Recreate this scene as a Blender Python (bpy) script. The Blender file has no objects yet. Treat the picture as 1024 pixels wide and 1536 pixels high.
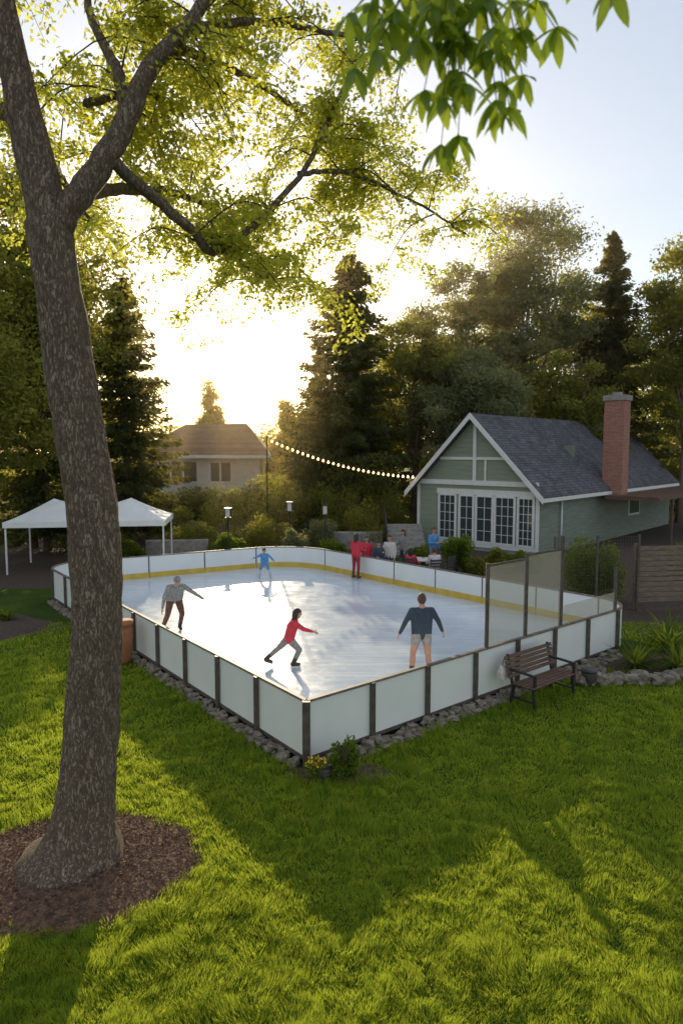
import bpy, math, random
import numpy as np
from mathutils import Vector, Matrix, noise
random.seed(7); rng=np.random.default_rng(7)
D=bpy.data
scene=bpy.context.scene
COL=scene.collection
# ------------------------------------------------------------------ materials
def newmat(name):
    m=D.materials.new(name); m.use_nodes=True; nt=m.node_tree; nt.nodes.clear()
    out=nt.nodes.new('ShaderNodeOutputMaterial'); return m,nt,out
def N(nt,t,**k):
    n=nt.nodes.new(t)
    for a,b in k.items(): setattr(n,a,b)
    return n
def ramp(nt,fac,stops):
    r=N(nt,'ShaderNodeValToRGB'); e=r.color_ramp.elements
    while len(e)<len(stops): e.new(0.5)
    for i,(p,c) in enumerate(stops):
        e[i].position=p; e[i].color=(c[0],c[1],c[2],1)
    nt.links.new(fac,r.inputs[0]); return r.outputs[0]
def coords(nt,scale=(1,1,1),kind='Object'):
    tc=N(nt,'ShaderNodeTexCoord'); mp=N(nt,'ShaderNodeMapping'); mp.inputs['Scale'].default_value=scale
    nt.links.new(tc.outputs[kind],mp.inputs[0]); return mp.outputs[0]
def pmat(name,c1,c2=None,scale=6,rough=.7,bump=0.0,bscale=None,metal=0,stretch=(1,1,1),spec=.5,emit=None):
    m,nt,out=newmat(name); p=N(nt,'ShaderNodeBsdfPrincipled')
    nt.links.new(p.outputs[0],out.inputs[0])
    p.inputs['Roughness'].default_value=rough; p.inputs['Metallic'].default_value=metal
    p.inputs['Specular IOR Level'].default_value=spec
    v=coords(nt,stretch)
    n=N(nt,'ShaderNodeTexNoise'); n.inputs['Scale'].default_value=scale; n.inputs['Detail'].default_value=6
    nt.links.new(v,n.inputs['Vector'])
    if c2 is None: c2=tuple(x*.8 for x in c1)
    nt.links.new(ramp(nt,n.outputs[0],[(.3,c2),(.7,c1)]),p.inputs['Base Color'])
    if bump:
        n2=N(nt,'ShaderNodeTexNoise'); n2.inputs['Scale'].default_value=bscale or scale*4; n2.inputs['Detail'].default_value=5
        nt.links.new(v,n2.inputs['Vector'])
        b=N(nt,'ShaderNodeBump'); b.inputs['Strength'].default_value=bump; b.inputs['Distance'].default_value=.03
        nt.links.new(n2.outputs[0],b.inputs['Height']); nt.links.new(b.outputs[0],p.inputs['Normal'])
    if emit:
        p.inputs['Emission Color'].default_value=(*emit[0],1); p.inputs['Emission Strength'].default_value=emit[1]
    return m
def leafmat(name,ca,cb,tr,trans=.45,nscale=.6,gloss=0):
    m,nt,out=newmat(name)
    g=N(nt,'ShaderNodeNewGeometry'); v=coords(nt)
    n=N(nt,'ShaderNodeTexNoise'); n.inputs['Scale'].default_value=nscale; n.inputs['Detail'].default_value=3
    nt.links.new(v,n.inputs['Vector'])
    ad=N(nt,'ShaderNodeMath',operation='MULTIPLY_ADD'); ad.inputs[1].default_value=.45
    nt.links.new(g.outputs['Random Per Island'],ad.inputs[0])
    mm=N(nt,'ShaderNodeMath',operation='MULTIPLY'); mm.inputs[1].default_value=.6
    nt.links.new(n.outputs[0],mm.inputs[0]); nt.links.new(mm.outputs[0],ad.inputs[2])
    c=ramp(nt,ad.outputs[0],[(.15,ca),(.8,cb)])
    d=N(nt,'ShaderNodeBsdfDiffuse'); nt.links.new(c,d.inputs[0])
    t=N(nt,'ShaderNodeBsdfTranslucent')
    tc=ramp(nt,ad.outputs[0],[(.15,tuple(x*.7 for x in tr)),(.8,tr)]); nt.links.new(tc,t.inputs[0])
    mx=N(nt,'ShaderNodeMixShader'); mx.inputs[0].default_value=trans
    nt.links.new(d.outputs[0],mx.inputs[1]); nt.links.new(t.outputs[0],mx.inputs[2])
    if gloss:
        gl=N(nt,'ShaderNodeBsdfGlossy'); gl.inputs['Roughness'].default_value=.4; gl.inputs[0].default_value=(.9,.9,.8,1)
        m2=N(nt,'ShaderNodeMixShader'); m2.inputs[0].default_value=gloss
        nt.links.new(mx.outputs[0],m2.inputs[1]); nt.links.new(gl.outputs[0],m2.inputs[2]); nt.links.new(m2.outputs[0],out.inputs[0])
    else: nt.links.new(mx.outputs[0],out.inputs[0])
    return m
M={}
M['grass']=leafmat('grass_blades',(.034,.090,.012),(.10,.185,.028),(.76,.86,.08),.50,1.3)
M['leafA']=leafmat('maple_leaves',(.07,.12,.02),(.14,.19,.035),(.90,.88,.12),.62,.8)
M['leafB']=leafmat('broadleaf',(.05,.082,.024),(.14,.165,.048),(.64,.58,.09),.52,.35)
M['leafS']=leafmat('silver_leaves',(.085,.115,.06),(.19,.21,.125),(.55,.53,.19),.5,.35)
M['leafD']=leafmat('conifer_needles',(.033,.055,.026),(.08,.105,.042),(.38,.34,.06),.42,.5)
M['leafG']=leafmat('shrub_leaves',(.04,.085,.016),(.12,.17,.035),(.46,.54,.06),.5,1.5)
M['leafY']=leafmat('golden_leaves',(.07,.085,.016),(.16,.15,.03),(.80,.64,.08),.55,1.0)
M['leafN']=leafmat('near_leaves',(.05,.12,.015),(.10,.18,.03),(.60,.74,.06),.57,3,.06)
M['flower']=pmat('yellow_petals',(.8,.6,.03),(.7,.4,.02))
def barkmat():
    m,nt,out=newmat('bark'); p=N(nt,'ShaderNodeBsdfPrincipled'); nt.links.new(p.outputs[0],out.inputs[0])
    p.inputs['Roughness'].default_value=.9; p.inputs['Specular IOR Level'].default_value=.2
    v=coords(nt,(1,1,.28))
    n=N(nt,'ShaderNodeTexNoise'); n.inputs['Scale'].default_value=16; n.inputs['Detail'].default_value=8; n.inputs['Roughness'].default_value=.65
    nt.links.new(v,n.inputs['Vector'])
    vo=N(nt,'ShaderNodeTexVoronoi',feature='DISTANCE_TO_EDGE'); vo.inputs['Scale'].default_value=24
    dv=N(nt,'ShaderNodeVectorMath',operation='MULTIPLY_ADD'); 
    nt.links.new(n.outputs['Color'],dv.inputs[0]); dv.inputs[1].default_value=(.2,.2,.2); nt.links.new(v,dv.inputs[2])
    nt.links.new(dv.outputs[0],vo.inputs['Vector'])
    mm=N(nt,'ShaderNodeMath',operation='MULTIPLY'); nt.links.new(n.outputs[0],mm.inputs[0])
    r=ramp(nt,vo.outputs['Distance'],[(0,(.42,.42,.42)),(.2,(1,1,1))]); nt.links.new(r,mm.inputs[1])
    nt.links.new(ramp(nt,mm.outputs[0],[(.12,(.08,.052,.036)),(.4,(.25,.18,.125)),(.7,(.40,.31,.235))]),p.inputs['Base Color'])
    b=N(nt,'ShaderNodeBump'); b.inputs['Strength'].default_value=1.0; b.inputs['Distance'].default_value=.035
    nt.links.new(mm.outputs[0],b.inputs['Height']); nt.links.new(b.outputs[0],p.inputs['Normal']); return m
M['bark']=barkmat()
M['twig']=pmat('twig_bark',(.10,.075,.05),(.05,.035,.025),12,.9)
def groundmat():
    m,nt,out=newmat('lawn_ground'); p=N(nt,'ShaderNodeBsdfPrincipled'); nt.links.new(p.outputs[0],out.inputs[0])
    p.inputs['Roughness'].default_value=.95; p.inputs['Specular IOR Level'].default_value=.1
    v=coords(nt); n=N(nt,'ShaderNodeTexNoise'); n.inputs['Scale'].default_value=.5; n.inputs['Detail'].default_value=12; n.inputs['Roughness'].default_value=.7
    nt.links.new(v,n.inputs['Vector'])
    nt.links.new(ramp(nt,n.outputs[0],[(.3,(.026,.056,.009)),(.5,(.048,.088,.012)),(.7,(.078,.12,.018))]),p.inputs['Base Color'])
    n2=N(nt,'ShaderNodeTexNoise'); n2.inputs['Scale'].default_value=30; n2.inputs['Detail'].default_value=4; nt.links.new(v,n2.inputs['Vector'])
    b=N(nt,'ShaderNodeBump'); b.inputs['Strength'].default_value=.8; b.inputs['Distance'].default_value=.05
    nt.links.new(n2.outputs[0],b.inputs['Height']); nt.links.new(b.outputs[0],p.inputs['Normal']); return m
M['ground']=groundmat()
M['soil']=pmat('garden_soil',(.10,.07,.045),(.04,.027,.019),9,.95,.8,30)
M['mulch']=pmat('bark_mulch',(.28,.165,.10),(.09,.05,.034),14,.95,.8,40)
def icemat():
    m,nt,out=newmat('ice'); p=N(nt,'ShaderNodeBsdfPrincipled'); nt.links.new(p.outputs[0],out.inputs[0])
    v=coords(nt); n=N(nt,'ShaderNodeTexNoise'); n.inputs['Scale'].default_value=.7; n.inputs['Detail'].default_value=12; n.inputs['Roughness'].default_value=.72; n.inputs['Distortion'].default_value=1.5
    nt.links.new(v,n.inputs['Vector'])
    base=ramp(nt,n.outputs[0],[(.3,(.52,.61,.72)),(.52,(.59,.67,.76)),(.70,(.72,.77,.83))])
    prev=None
    for i,rot in enumerate((.35,1.25,2.2)):
        tc=N(nt,'ShaderNodeTexCoord'); mp=N(nt,'ShaderNodeMapping'); mp.inputs['Rotation'].default_value=(0,0,rot); mp.inputs['Scale'].default_value=(.35,16,1); nt.links.new(tc.outputs['Object'],mp.inputs[0])
        s_=N(nt,'ShaderNodeTexNoise'); s_.inputs['Scale'].default_value=1; s_.inputs['Detail'].default_value=3; s_.inputs['Distortion'].default_value=.4; nt.links.new(mp.outputs[0],s_.inputs['Vector'])
        r_=ramp(nt,s_.outputs[0],[(.58,(0,0,0)),(.66,(1,1,1))])
        if prev is None: prev=r_
        else:
            a=N(nt,'ShaderNodeMix',data_type='RGBA',blend_type='LIGHTEN'); a.inputs[0].default_value=1; nt.links.new(prev,a.inputs[6]); nt.links.new(r_,a.inputs[7]); prev=a.outputs[2]
    mx=N(nt,'ShaderNodeMix',data_type='RGBA'); sc=N(nt,'ShaderNodeMath',operation='MULTIPLY'); sc.inputs[1].default_value=.55; nt.links.new(prev,sc.inputs[0]); nt.links.new(sc.outputs[0],mx.inputs[0]); nt.links.new(base,mx.inputs[6]); mx.inputs[7].default_value=(.88,.90,.93,1)
    nt.links.new(mx.outputs[2],p.inputs['Base Color'])
    n3=N(nt,'ShaderNodeTexNoise'); n3.inputs['Scale'].default_value=2.2; n3.inputs['Detail'].default_value=10; n3.inputs['Roughness'].default_value=.7; nt.links.new(v,n3.inputs['Vector'])
    rr=N(nt,'ShaderNodeMapRange'); rr.inputs[1].default_value=.3; rr.inputs[2].default_value=.7; rr.inputs[3].default_value=.12; rr.inputs[4].default_value=.26; nt.links.new(n3.outputs[0],rr.inputs[0]); nt.links.new(rr.outputs[0],p.inputs['Roughness'])
    b=N(nt,'ShaderNodeBump'); b.inputs['Strength'].default_value=.12; b.inputs['Distance'].default_value=.01
    nt.links.new(n3.outputs[0],b.inputs['Height']); nt.links.new(b.outputs[0],p.inputs['Normal'])
    p.inputs['Specular IOR Level'].default_value=.36
    return m
M['ice']=icemat()
M['panel']=pmat('board_panel_white',(.84,.84,.80),(.76,.77,.73),1.5,.35,.05)
M['panelW']=pmat('board_white',(.84,.84,.82),(.77,.78,.77),1.2,.35)
M['yellow']=pmat('kickplate_yellow',(.72,.50,.08),(.58,.38,.05),3,.5)
M['post']=pmat('dark_metal',(.15,.12,.10),(.075,.062,.052),8,.5,0,None,.3)
M['railw']=pmat('weathered_rail',(.26,.20,.16),(.13,.10,.08),8,.6)
M['rock']=pmat('rock',(.36,.305,.24),(.11,.093,.075),7,.95,1.0,16,spec=.2)
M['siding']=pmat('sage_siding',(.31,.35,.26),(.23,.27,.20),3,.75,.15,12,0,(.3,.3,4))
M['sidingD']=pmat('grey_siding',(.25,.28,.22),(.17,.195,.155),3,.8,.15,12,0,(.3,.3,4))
M['white']=pmat('white_paint',(.80,.79,.76),(.72,.70,.67),4,.5)
M['stucco']=pmat('stucco',(.82,.75,.64),(.70,.63,.54),2,.9,.2,60)
M['deck']=pmat('dark_wood',(.16,.085,.055),(.08,.042,.026),5,.6,.3,30,0,(1,1,6))
M['slat']=pmat('weathered_wood',(.26,.19,.135),(.14,.10,.07),4,.75,.3,30,0,(1,1,6))
M['terra']=pmat('terracotta',(.45,.18,.08),(.32,.12,.06),4,.8,.1)
M['blackm']=pmat('black_iron',(.03,.03,.03),(.018,.018,.018),5,.45)
M['canvas']=pmat('canopy_fabric',(.82,.82,.80),(.74,.74,.73),2,.8)
M['stone']=pmat('stone_step',(.38,.35,.31),(.22,.2,.18),5,.9,.5,25)
def shinglemat(name,a,b):
    m,nt,out=newmat(name); p=N(nt,'ShaderNodeBsdfPrincipled'); nt.links.new(p.outputs[0],out.inputs[0]); p.inputs['Roughness'].default_value=.9
    tc=N(nt,'ShaderNodeTexCoord')
    br=N(nt,'ShaderNodeTexBrick'); br.inputs['Scale'].default_value=1; br.inputs['Brick Width'].default_value=.3; br.inputs['Row Height'].default_value=.16; br.inputs['Mortar Size'].default_value=.012
    br.inputs['Color1'].default_value=(*a,1); br.inputs['Color2'].default_value=(*b,1); br.inputs['Mortar'].default_value=(a[0]*.3,a[1]*.3,a[2]*.3,1)
    sx=N(nt,'ShaderNodeSeparateXYZ'); cx=N(nt,'ShaderNodeCombineXYZ'); nt.links.new(tc.outputs['Object'],sx.inputs[0])
    nt.links.new(sx.outputs[1],cx.inputs[0]); 
    s=N(nt,'ShaderNodeMath',operation='MULTIPLY'); s.inputs[1].default_value=1.35; nt.links.new(sx.outputs[2],s.inputs[0]); nt.links.new(s.outputs[0],cx.inputs[1])
    nt.links.new(cx.outputs[0],br.inputs['Vector'])
    n=N(nt,'ShaderNodeTexNoise'); n.inputs['Scale'].default_value=1.5; n.inputs['Detail'].default_value=8; nt.links.new(tc.outputs['Object'],n.inputs['Vector'])
    mx=N(nt,'ShaderNodeMix',data_type='RGBA',blend_type='MULTIPLY'); mx.inputs[0].default_value=.8
    nt.links.new(br.outputs[0],mx.inputs[6]); nt.links.new(ramp(nt,n.outputs[0],[(.3,(.6,.6,.6)),(.7,(1.2,1.2,1.2))]),mx.inputs[7])
    nt.links.new(mx.outputs[2],p.inputs['Base Color'])
    b_=N(nt,'ShaderNodeBump'); b_.inputs['Strength'].default_value=.5; b_.inputs['Distance'].default_value=.02
    nt.links.new(br.outputs[0],b_.inputs['Height']); nt.links.new(b_.outputs[0],p.inputs['Normal']); return m
M['shingle']=shinglemat('roof_shingles',(.085,.085,.10),(.15,.145,.16))
M['shingleB']=shinglemat('brown_shingles',(.11,.07,.045),(.16,.10,.07))
def brickmat():
    m,nt,out=newmat('red_brick'); p=N(nt,'ShaderNodeBsdfPrincipled'); nt.links.new(p.outputs[0],out.inputs[0]); p.inputs['Roughness'].default_value=.9
    tc=N(nt,'ShaderNodeTexCoord'); sx=N(nt,'ShaderNodeSeparateXYZ'); cx=N(nt,'ShaderNodeCombineXYZ'); nt.links.new(tc.outputs['Object'],sx.inputs[0])
    ad=N(nt,'ShaderNodeMath',operation='ADD'); nt.links.new(sx.outputs[0],ad.inputs[0]); nt.links.new(sx.outputs[1],ad.inputs[1])
    nt.links.new(ad.outputs[0],cx.inputs[0]); nt.links.new(sx.outputs[2],cx.inputs[1])
    br=N(nt,'ShaderNodeTexBrick'); br.inputs['Scale'].default_value=1; br.inputs['Brick Width'].default_value=.22; br.inputs['Row Height'].default_value=.075; br.inputs['Mortar Size'].default_value=.008
    br.inputs['Color1'].default_value=(.44,.15,.085,1); br.inputs['Color2'].default_value=(.28,.095,.06,1); br.inputs['Mortar'].default_value=(.35,.30,.26,1)
    nt.links.new(cx.outputs[0],br.inputs['Vector']); nt.links.new(br.outputs[0],p.inputs['Base Color']); return m
M['brick']=brickmat()
def glassmat(name,c,rough=.05,mixt=None):
    m,nt,out=newmat(name); p=N(nt,'ShaderNodeBsdfPrincipled'); p.inputs['Base Color'].default_value=(*c,1); p.inputs['Roughness'].default_value=rough
    if mixt is None: nt.links.new(p.outputs[0],out.inputs[0])
    else:
        t=N(nt,'ShaderNodeBsdfTransparent'); t.inputs[0].default_value=(.93,.95,.93,1); mx=N(nt,'ShaderNodeMixShader'); mx.inputs[0].default_value=mixt
        nt.links.new(t.outputs[0],mx.inputs[1]); nt.links.new(p.outputs[0],mx.inputs[2]); nt.links.new(mx.outputs[0],out.inputs[0])
    return m
M['window']=glassmat('window_glass',(.05,.065,.07))
M['plexi']=glassmat('plexiglass',(.66,.58,.46),.25,.30)
M['bulb']=pmat('bulb_glow',(1,.75,.4),rough=.4,emit=((1,.62,.26),6))
M['skin']=pmat('skin',(.58,.32,.22),(.52,.27,.18),10,.55)
M['hairB']=pmat('hair_brown',(.12,.07,.04),(.06,.034,.02),30,.6,.4,60)
M['hairK']=pmat('hair_black',(.045,.032,.026),(.022,.017,.015),30,.55,.4,60)
M['navy']=pmat('navy_sweater',(.055,.08,.115),(.035,.052,.08),20,.9,.3,90)
M['khaki']=pmat('pale_shorts',(.40,.37,.36),(.29,.27,.26),14,.9,.2)
M['red']=pmat('red_jacket',(.66,.04,.07),(.5,.03,.05),10,.75,.2)
M['redD']=pmat('dark_red_trousers',(.38,.03,.04),(.26,.02,.03),10,.8,.2)
M['greyc']=pmat('grey_leggings',(.32,.30,.30),(.22,.21,.21),12,.9,.2)
M['plaid']=pmat('grey_shirt',(.38,.38,.39),(.16,.16,.17),26,.9,.2)
M['brownp']=pmat('brown_trousers',(.20,.10,.075),(.12,.06,.045),12,.9,.2)
M['blue']=pmat('blue_jacket',(.12,.35,.65),(.07,.22,.5),12,.8,.2)
M['whitec']=pmat('white_shirt',(.7,.66,.63),(.6,.55,.52),12,.9,.2)
M['boot']=pmat('dark_boot',(.07,.06,.06),(.04,.04,.04),10,.5)
M['bootW']=pmat('white_boot',(.6,.58,.56),(.5,.48,.46),10,.5)
M['steel']=pmat('steel_blade',(.5,.5,.5),(.4,.4,.4),10,.3,0,None,.9)
M['lip']=pmat('lips',(.40,.13,.11)); M['eye']=pmat('eyes',(.03,.02,.015),rough=.2)
# ------------------------------------------------------------------ mesh helpers
def link(ob,parent=None):
    COL.objects.link(ob)
    if parent: ob.parent=parent
    return ob
def empty(name,loc=(0,0,0),rz=0):
    e=D.objects.new(name,None); e.location=loc; e.rotation_euler=(0,0,rz); e.empty_display_size=.3; COL.objects.link(e); return e
def npmesh(name,V,F,mats,parent=None,smooth=False,mi=None):
    V=np.asarray(V,dtype=np.float32); F=np.asarray(F,dtype=np.int32); k=F.shape[1]
    me=D.meshes.new(name); me.vertices.add(len(V)); me.vertices.foreach_set('co',V.ravel())
    me.loops.add(F.size); me.loops.foreach_set('vertex_index',F.ravel())
    me.polygons.add(len(F)); me.polygons.foreach_set('loop_start',np.arange(0,F.size,k,dtype=np.int32))
    if mi is not None: me.polygons.foreach_set('material_index',np.asarray(mi,dtype=np.int32))
    for m in mats: me.materials.append(m)
    me.update(calc_edges=True); me.validate()
    if smooth: me.polygons.foreach_set('use_smooth',np.ones(len(F),dtype=bool))
    return link(D.objects.new(name,me),parent)
class B:
    def __init__(s): s.v=[];s.f=[];s.m=[]
    def add(s,vs,fs,mi=0):
        o=len(s.v); s.v+= [tuple(p) for p in vs]; s.f+=[tuple(i+o for i in f) for f in fs]; s.m+=[mi]*len(fs)
    def box(s,x0,x1,y0,y1,z0,z1,mi=0):
        s.add([(x0,y0,z0),(x1,y0,z0),(x1,y1,z0),(x0,y1,z0),(x0,y0,z1),(x1,y0,z1),(x1,y1,z1),(x0,y1,z1)],
              [(0,3,2,1),(4,5,6,7),(0,1,5,4),(1,2,6,5),(2,3,7,6),(3,0,4,7)],mi)
    def beam(s,p0,p1,w,h,mi=0,up=(0,0,1)):
        p0=Vector(p0);p1=Vector(p1);d=(p1-p0).normalized();u=Vector(up)
        if abs(d.dot(u))>.98:u=Vector((0,1,0))
        a=d.cross(u).normalized()*w/2; b=a.cross(d).normalized()*h/2
        vs=[p0-a-b,p0+a-b,p0+a+b,p0-a+b,p1-a-b,p1+a-b,p1+a+b,p1-a+b]
        s.add(vs,[(0,3,2,1),(4,5,6,7),(0,1,5,4),(1,2,6,5),(2,3,7,6),(3,0,4,7)],mi)
    def wall(s,p0,p1,z0,z1,th,off=0,mi=0):
        d=Vector((p1[0]-p0[0],p1[1]-p0[1],0)); d.normalize(); n=Vector((d.y,-d.x,0))
        a=[Vector((p0[0],p0[1],0))+n*(off-th/2),Vector((p1[0],p1[1],0))+n*(off-th/2),Vector((p1[0],p1[1],0))+n*(off+th/2),Vector((p0[0],p0[1],0))+n*(off+th/2)]
        vs=[(q.x,q.y,z0) for q in a]+[(q.x,q.y,z1) for q in a]
        s.add(vs,[(0,3,2,1),(4,5,6,7),(0,1,5,4),(1,2,6,5),(2,3,7,6),(3,0,4,7)],mi)
    def tube(s,pts,rad,n=8,mi=0,jit=0):
        pts=[Vector(p) for p in pts]; ref=Vector((0,1,.1)).normalized(); o=len(s.v)
        for i,p in enumerate(pts):
            d=(pts[min(i+1,len(pts)-1)]-pts[max(i-1,0)]).normalized()
            a=ref-d*ref.dot(d)
            if a.length<1e-3:a=Vector((1,0,0))-d*d.x
            a.normalize(); b=d.cross(a); ref=a
            for k in range(n):
                t=2*math.pi*k/n; r=rad[i]
                q=p+(a*math.cos(t)+b*math.sin(t))*r
                if jit:
                    q=p+(a*math.cos(t)+b*math.sin(t))*r*(1+jit*noise.noise(Vector((math.cos(t)*2.5,math.sin(t)*2.5,q.z*.8)))+jit*.5*noise.noise(q*5))
                s.v.append(tuple(q))
        for i in range(len(pts)-1):
            for k in range(n):
                k2=(k+1)%n; s.f.append((o+i*n+k,o+i*n+k2,o+(i+1)*n+k2,o+(i+1)*n+k)); s.m.append(mi)
        s.f.append(tuple(o+k for k in range(n))[::-1]); s.m.append(mi)
        s.f.append(tuple(o+(len(pts)-1)*n+k for k in range(n))); s.m.append(mi)
    def capsule(s,p0,p1,r0,r1,n=14,mi=0):
        p0=Vector(p0);p1=Vector(p1); d=(p1-p0); 
        if d.length<1e-4: d=Vector((0,0,.001)); p1=p0+d
        d.normalize(); pts=[];rad=[]
        for i in range(5):
            t=math.pi/2*(1-i/4); 
            if i==0: t*=.96
            pts.append(p0-d*r0*math.sin(t)); rad.append(r0*math.cos(t))
        for i in range(5):
            t=math.pi/2*(i/4)
            if i==4: t*=.96
            pts.append(p1+d*r1*math.sin(t)); rad.append(r1*math.cos(t))
        s.tube(pts,rad,n,mi)
    def make(s,name,mats,parent=None,smooth=False,bevel=0):
        me=D.meshes.new(name); me.from_pydata(s.v,[],s.f)
        for m in mats: me.materials.append(m)
        me.polygons.foreach_set('material_index',s.m); me.update()
        if smooth: me.polygons.foreach_set('use_smooth',[True]*len(s.f))
        ob=link(D.objects.new(name,me),parent)
        if bevel:
            b=ob.modifiers.new('bevel','BEVEL'); b.width=bevel; b.segments=2; b.limit_method='ANGLE'
        return ob
def unit(a): return a/(np.linalg.norm(a,axis=1,keepdims=True)+1e-9)
def leafq(C,L,W,dirs=None,jit=1.0):
    n=len(C); r=unit(rng.normal(size=(n,3)))
    a=r if dirs is None else unit(dirs+jit*rng.normal(size=(n,3)))
    b=unit(np.cross(a,unit(rng.normal(size=(n,3)))))
    L=(L*rng.uniform(.65,1.25,n))[:,None]; W=(W*rng.uniform(.7,1.2,n))[:,None]
    V=np.stack([C-a*L*.5,C+b*W*.5-a*L*.05,C+a*L*.5,C-b*W*.5-a*L*.05],1).reshape(-1,3)
    return V
def leafobj(name,V,mat,parent=None):
    F=np.arange(len(V)).reshape(-1,4); return npmesh(name,V,F,[mat],parent)
def ball(n):
    return unit(rng.normal(size=(n,3)))*(rng.uniform(0,1,n)**(1/3))[:,None]
def interp(pts,n):
    pts=np.array(pts,float); t=np.linspace(0,len(pts)-1,n); i=np.minimum(t.astype(int),len(pts)-2); f=(t-i)[:,None]
    p0=pts[np.maximum(i-1,0)];p1=pts[i];p2=pts[i+1];p3=pts[np.minimum(i+2,len(pts)-1)]
    return .5*((2*p1)+(-p0+p2)*f+(2*p0-5*p1+4*p2-p3)*f*f+(-p0+3*p1-3*p2+p3)*f**3)
# ------------------------------------------------------------------ generic trees
def broad_tree(name,x,y,H,R,mat='leafB',clumps=70,per=260,leaf=.26,base=.28,tr=.28,squash=1.0,cmin=0):
    root=empty(name,(x,y,0)); b=B(); top=(random.uniform(-.5,.5),random.uniform(-.5,.5),H*.82)
    tp=interp([(0,0,-.2),(.15,0,H*.25),(random.uniform(-.4,.4),random.uniform(-.4,.4),H*.5),top],10)
    b.tube(tp,[tr*(1-.85*i/9) for i in range(10)],8)
    cz=H*(base+1)/2; rz=H*(1-base)/2
    Cs=[]; 
    for i in range(clumps):
        d=unit(rng.normal(size=(1,3)))[0]; rr=rng.uniform(.3,1.0)
        zz=d[2]*rr; wid=1.0 if zz<.1 else (1-.35*zz)
        Cs.append([d[0]*rr*R*wid,d[1]*rr*R*wid,cz+zz*rz*squash])
    Cs=np.array(Cs)
    for c in Cs[::4]:
        s=tp[random.randint(3,8)]; mid=[(s[0]+c[0])/2,(s[1]+c[1])/2,(s[2]+c[2])/2-.2]
        b.tube(interp([s,mid,c],5),[tr*.35,tr*.28,tr*.2,tr*.12,.02],5)
    b.make('trunk',[M['bark']],root,True)
    P=[]
    for c in Cs:
        r=max(cmin,rng.uniform(.5,1.1)*R*.28); q=ball(per)*(rng.uniform(.5,1.15,per)[:,None]); q=q*(r*rng.uniform(.8,1.3,3)*np.array([1.15,1.15,.75 if not cmin else 1.2])); P.append(c+q)
    P=np.concatenate(P); leafobj('foliage',leafq(P,leaf,leaf*.6),M[mat],root); return root
def conifer(name,x,y,H,R,mat='leafD',dens=1.0,low=.06,narrow=.8):
    root=empty(name,(x,y,0)); b=B(); b.tube([(0,0,-.2),(0,0,H*.5),(0,0,H*.985)],[H*.018,H*.011,.02],8)
    nb=int(H*15*dens); Cs=[];Ds=[]
    for i in range(nb):
        t=low+(1-low)*(rng.uniform()**1.15); z=t*H; L=R*((1-t)**narrow)*rng.uniform(.45,1.15)+.18
        a=rng.uniform(0,2*math.pi); dx,dy=math.cos(a),math.sin(a); m=int(24+L*34)
        s=rng.uniform(.08,1,m); lat=rng.normal(size=m)*.16*L*(1.15-s); droop=-.28*L*s**1.2+.16*L*s**3+rng.normal(size=m)*.06
        up=.25*t*L*s
        c=np.stack([dx*s*L-dy*lat,dy*s*L+dx*lat,z+droop+up-rng.uniform(0,.25,m)],1); Cs.append(c)
        sg=np.sign(lat)*.7; Ds.append(np.stack([dx-dy*sg,dy+dx*sg,np.full(m,-.45)],1))
        if i%3==0: b.tube([(0,0,z),(dx*L*.5,dy*L*.5,z-.1*L+.12*t*L),(dx*L*.9,dy*L*.9,z-.14*L+.2*t*L)],[.05,.03,.01],4)
    b.make('trunk',[M['bark']],root,True)
    leafobj('foliage',leafq(np.concatenate(Cs),.34,.12,np.concatenate(Ds),.35),M[mat],root); return root
def shrub(name,x,y,z,rx,ry,h,mat='leafG',n=5000,leaf=.07,stems=True,clumps=26):
    root=empty(name,(x,y,z)); P=[]
    for i in range(clumps):
        d=unit(rng.normal(size=(1,3)))[0]; d[2]=abs(d[2])*1.0; rr=rng.uniform(.35,.85); c=np.array([d[0]*rx*rr,d[1]*ry*rr,h*.12+d[2]*h*rr*.85])
        P.append(c+ball(n//clumps)*np.array([rx,ry,h*.55])*rng.uniform(.25,.42))
    P=np.concatenate(P); P[:,2]=np.abs(P[:,2])
    leafobj('foliage',leafq(P,leaf,leaf*.55),M[mat],root)
    b=B()
    for i in range(6):
        a=rng.uniform(0,6.28); b.tube([(0,0,-.05),(math.cos(a)*rx*.25,math.sin(a)*ry*.25,h*.4),(math.cos(a)*rx*.5,math.sin(a)*ry*.5,h*.75)],[.025,.015,.006],5)
    b.make('stems',[M['twig']],root,True); return root
# ------------------------------------------------------------------ ground
npmesh('ground',[(-400,-300,0),(400,-300,0),(400,700,0),(-400,700,0)],[(0,1,2,3)],[M['ground']])
A=(-.54,10.2);L_=(-10.15,22.9);F_=(-1.8,27.6);R_=(7.4,16.85)
def rnd(P,prev,nxt,r,n=8):
    P=Vector(P);a=(Vector(prev)-P).normalized();b=(Vector(nxt)-P).normalized()
    ang=a.angle(b); t=r/math.tan(ang/2); s=P+a*t; e=P+b*t
    c=P+(a+b).normalized()*(r/math.sin(ang/2)); out=[]
    a0=math.atan2(s.y-c.y,s.x-c.x);a1=math.atan2(e.y-c.y,e.x-c.x); d=(a1-a0+math.pi)%(2*math.pi)-math.pi
    for i in range(n+1): out.append((c.x+r*math.cos(a0+d*i/n),c.y+r*math.sin(a0+d*i/n)))
    return out
cR=rnd(R_,A,F_,1.0); cF=rnd(F_,R_,L_,2.2); cL=rnd(L_,F_,A,1.3)
ring=[A]+cR+cF+cL
def split(p,q,step):
    n=max(1,round(math.dist(p,q)/step)); return [(p[0]+(q[0]-p[0])*i/n,p[1]+(q[1]-p[1])*i/n) for i in range(n+1)]
rink=empty('ice_rink')
zi=.25
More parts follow.
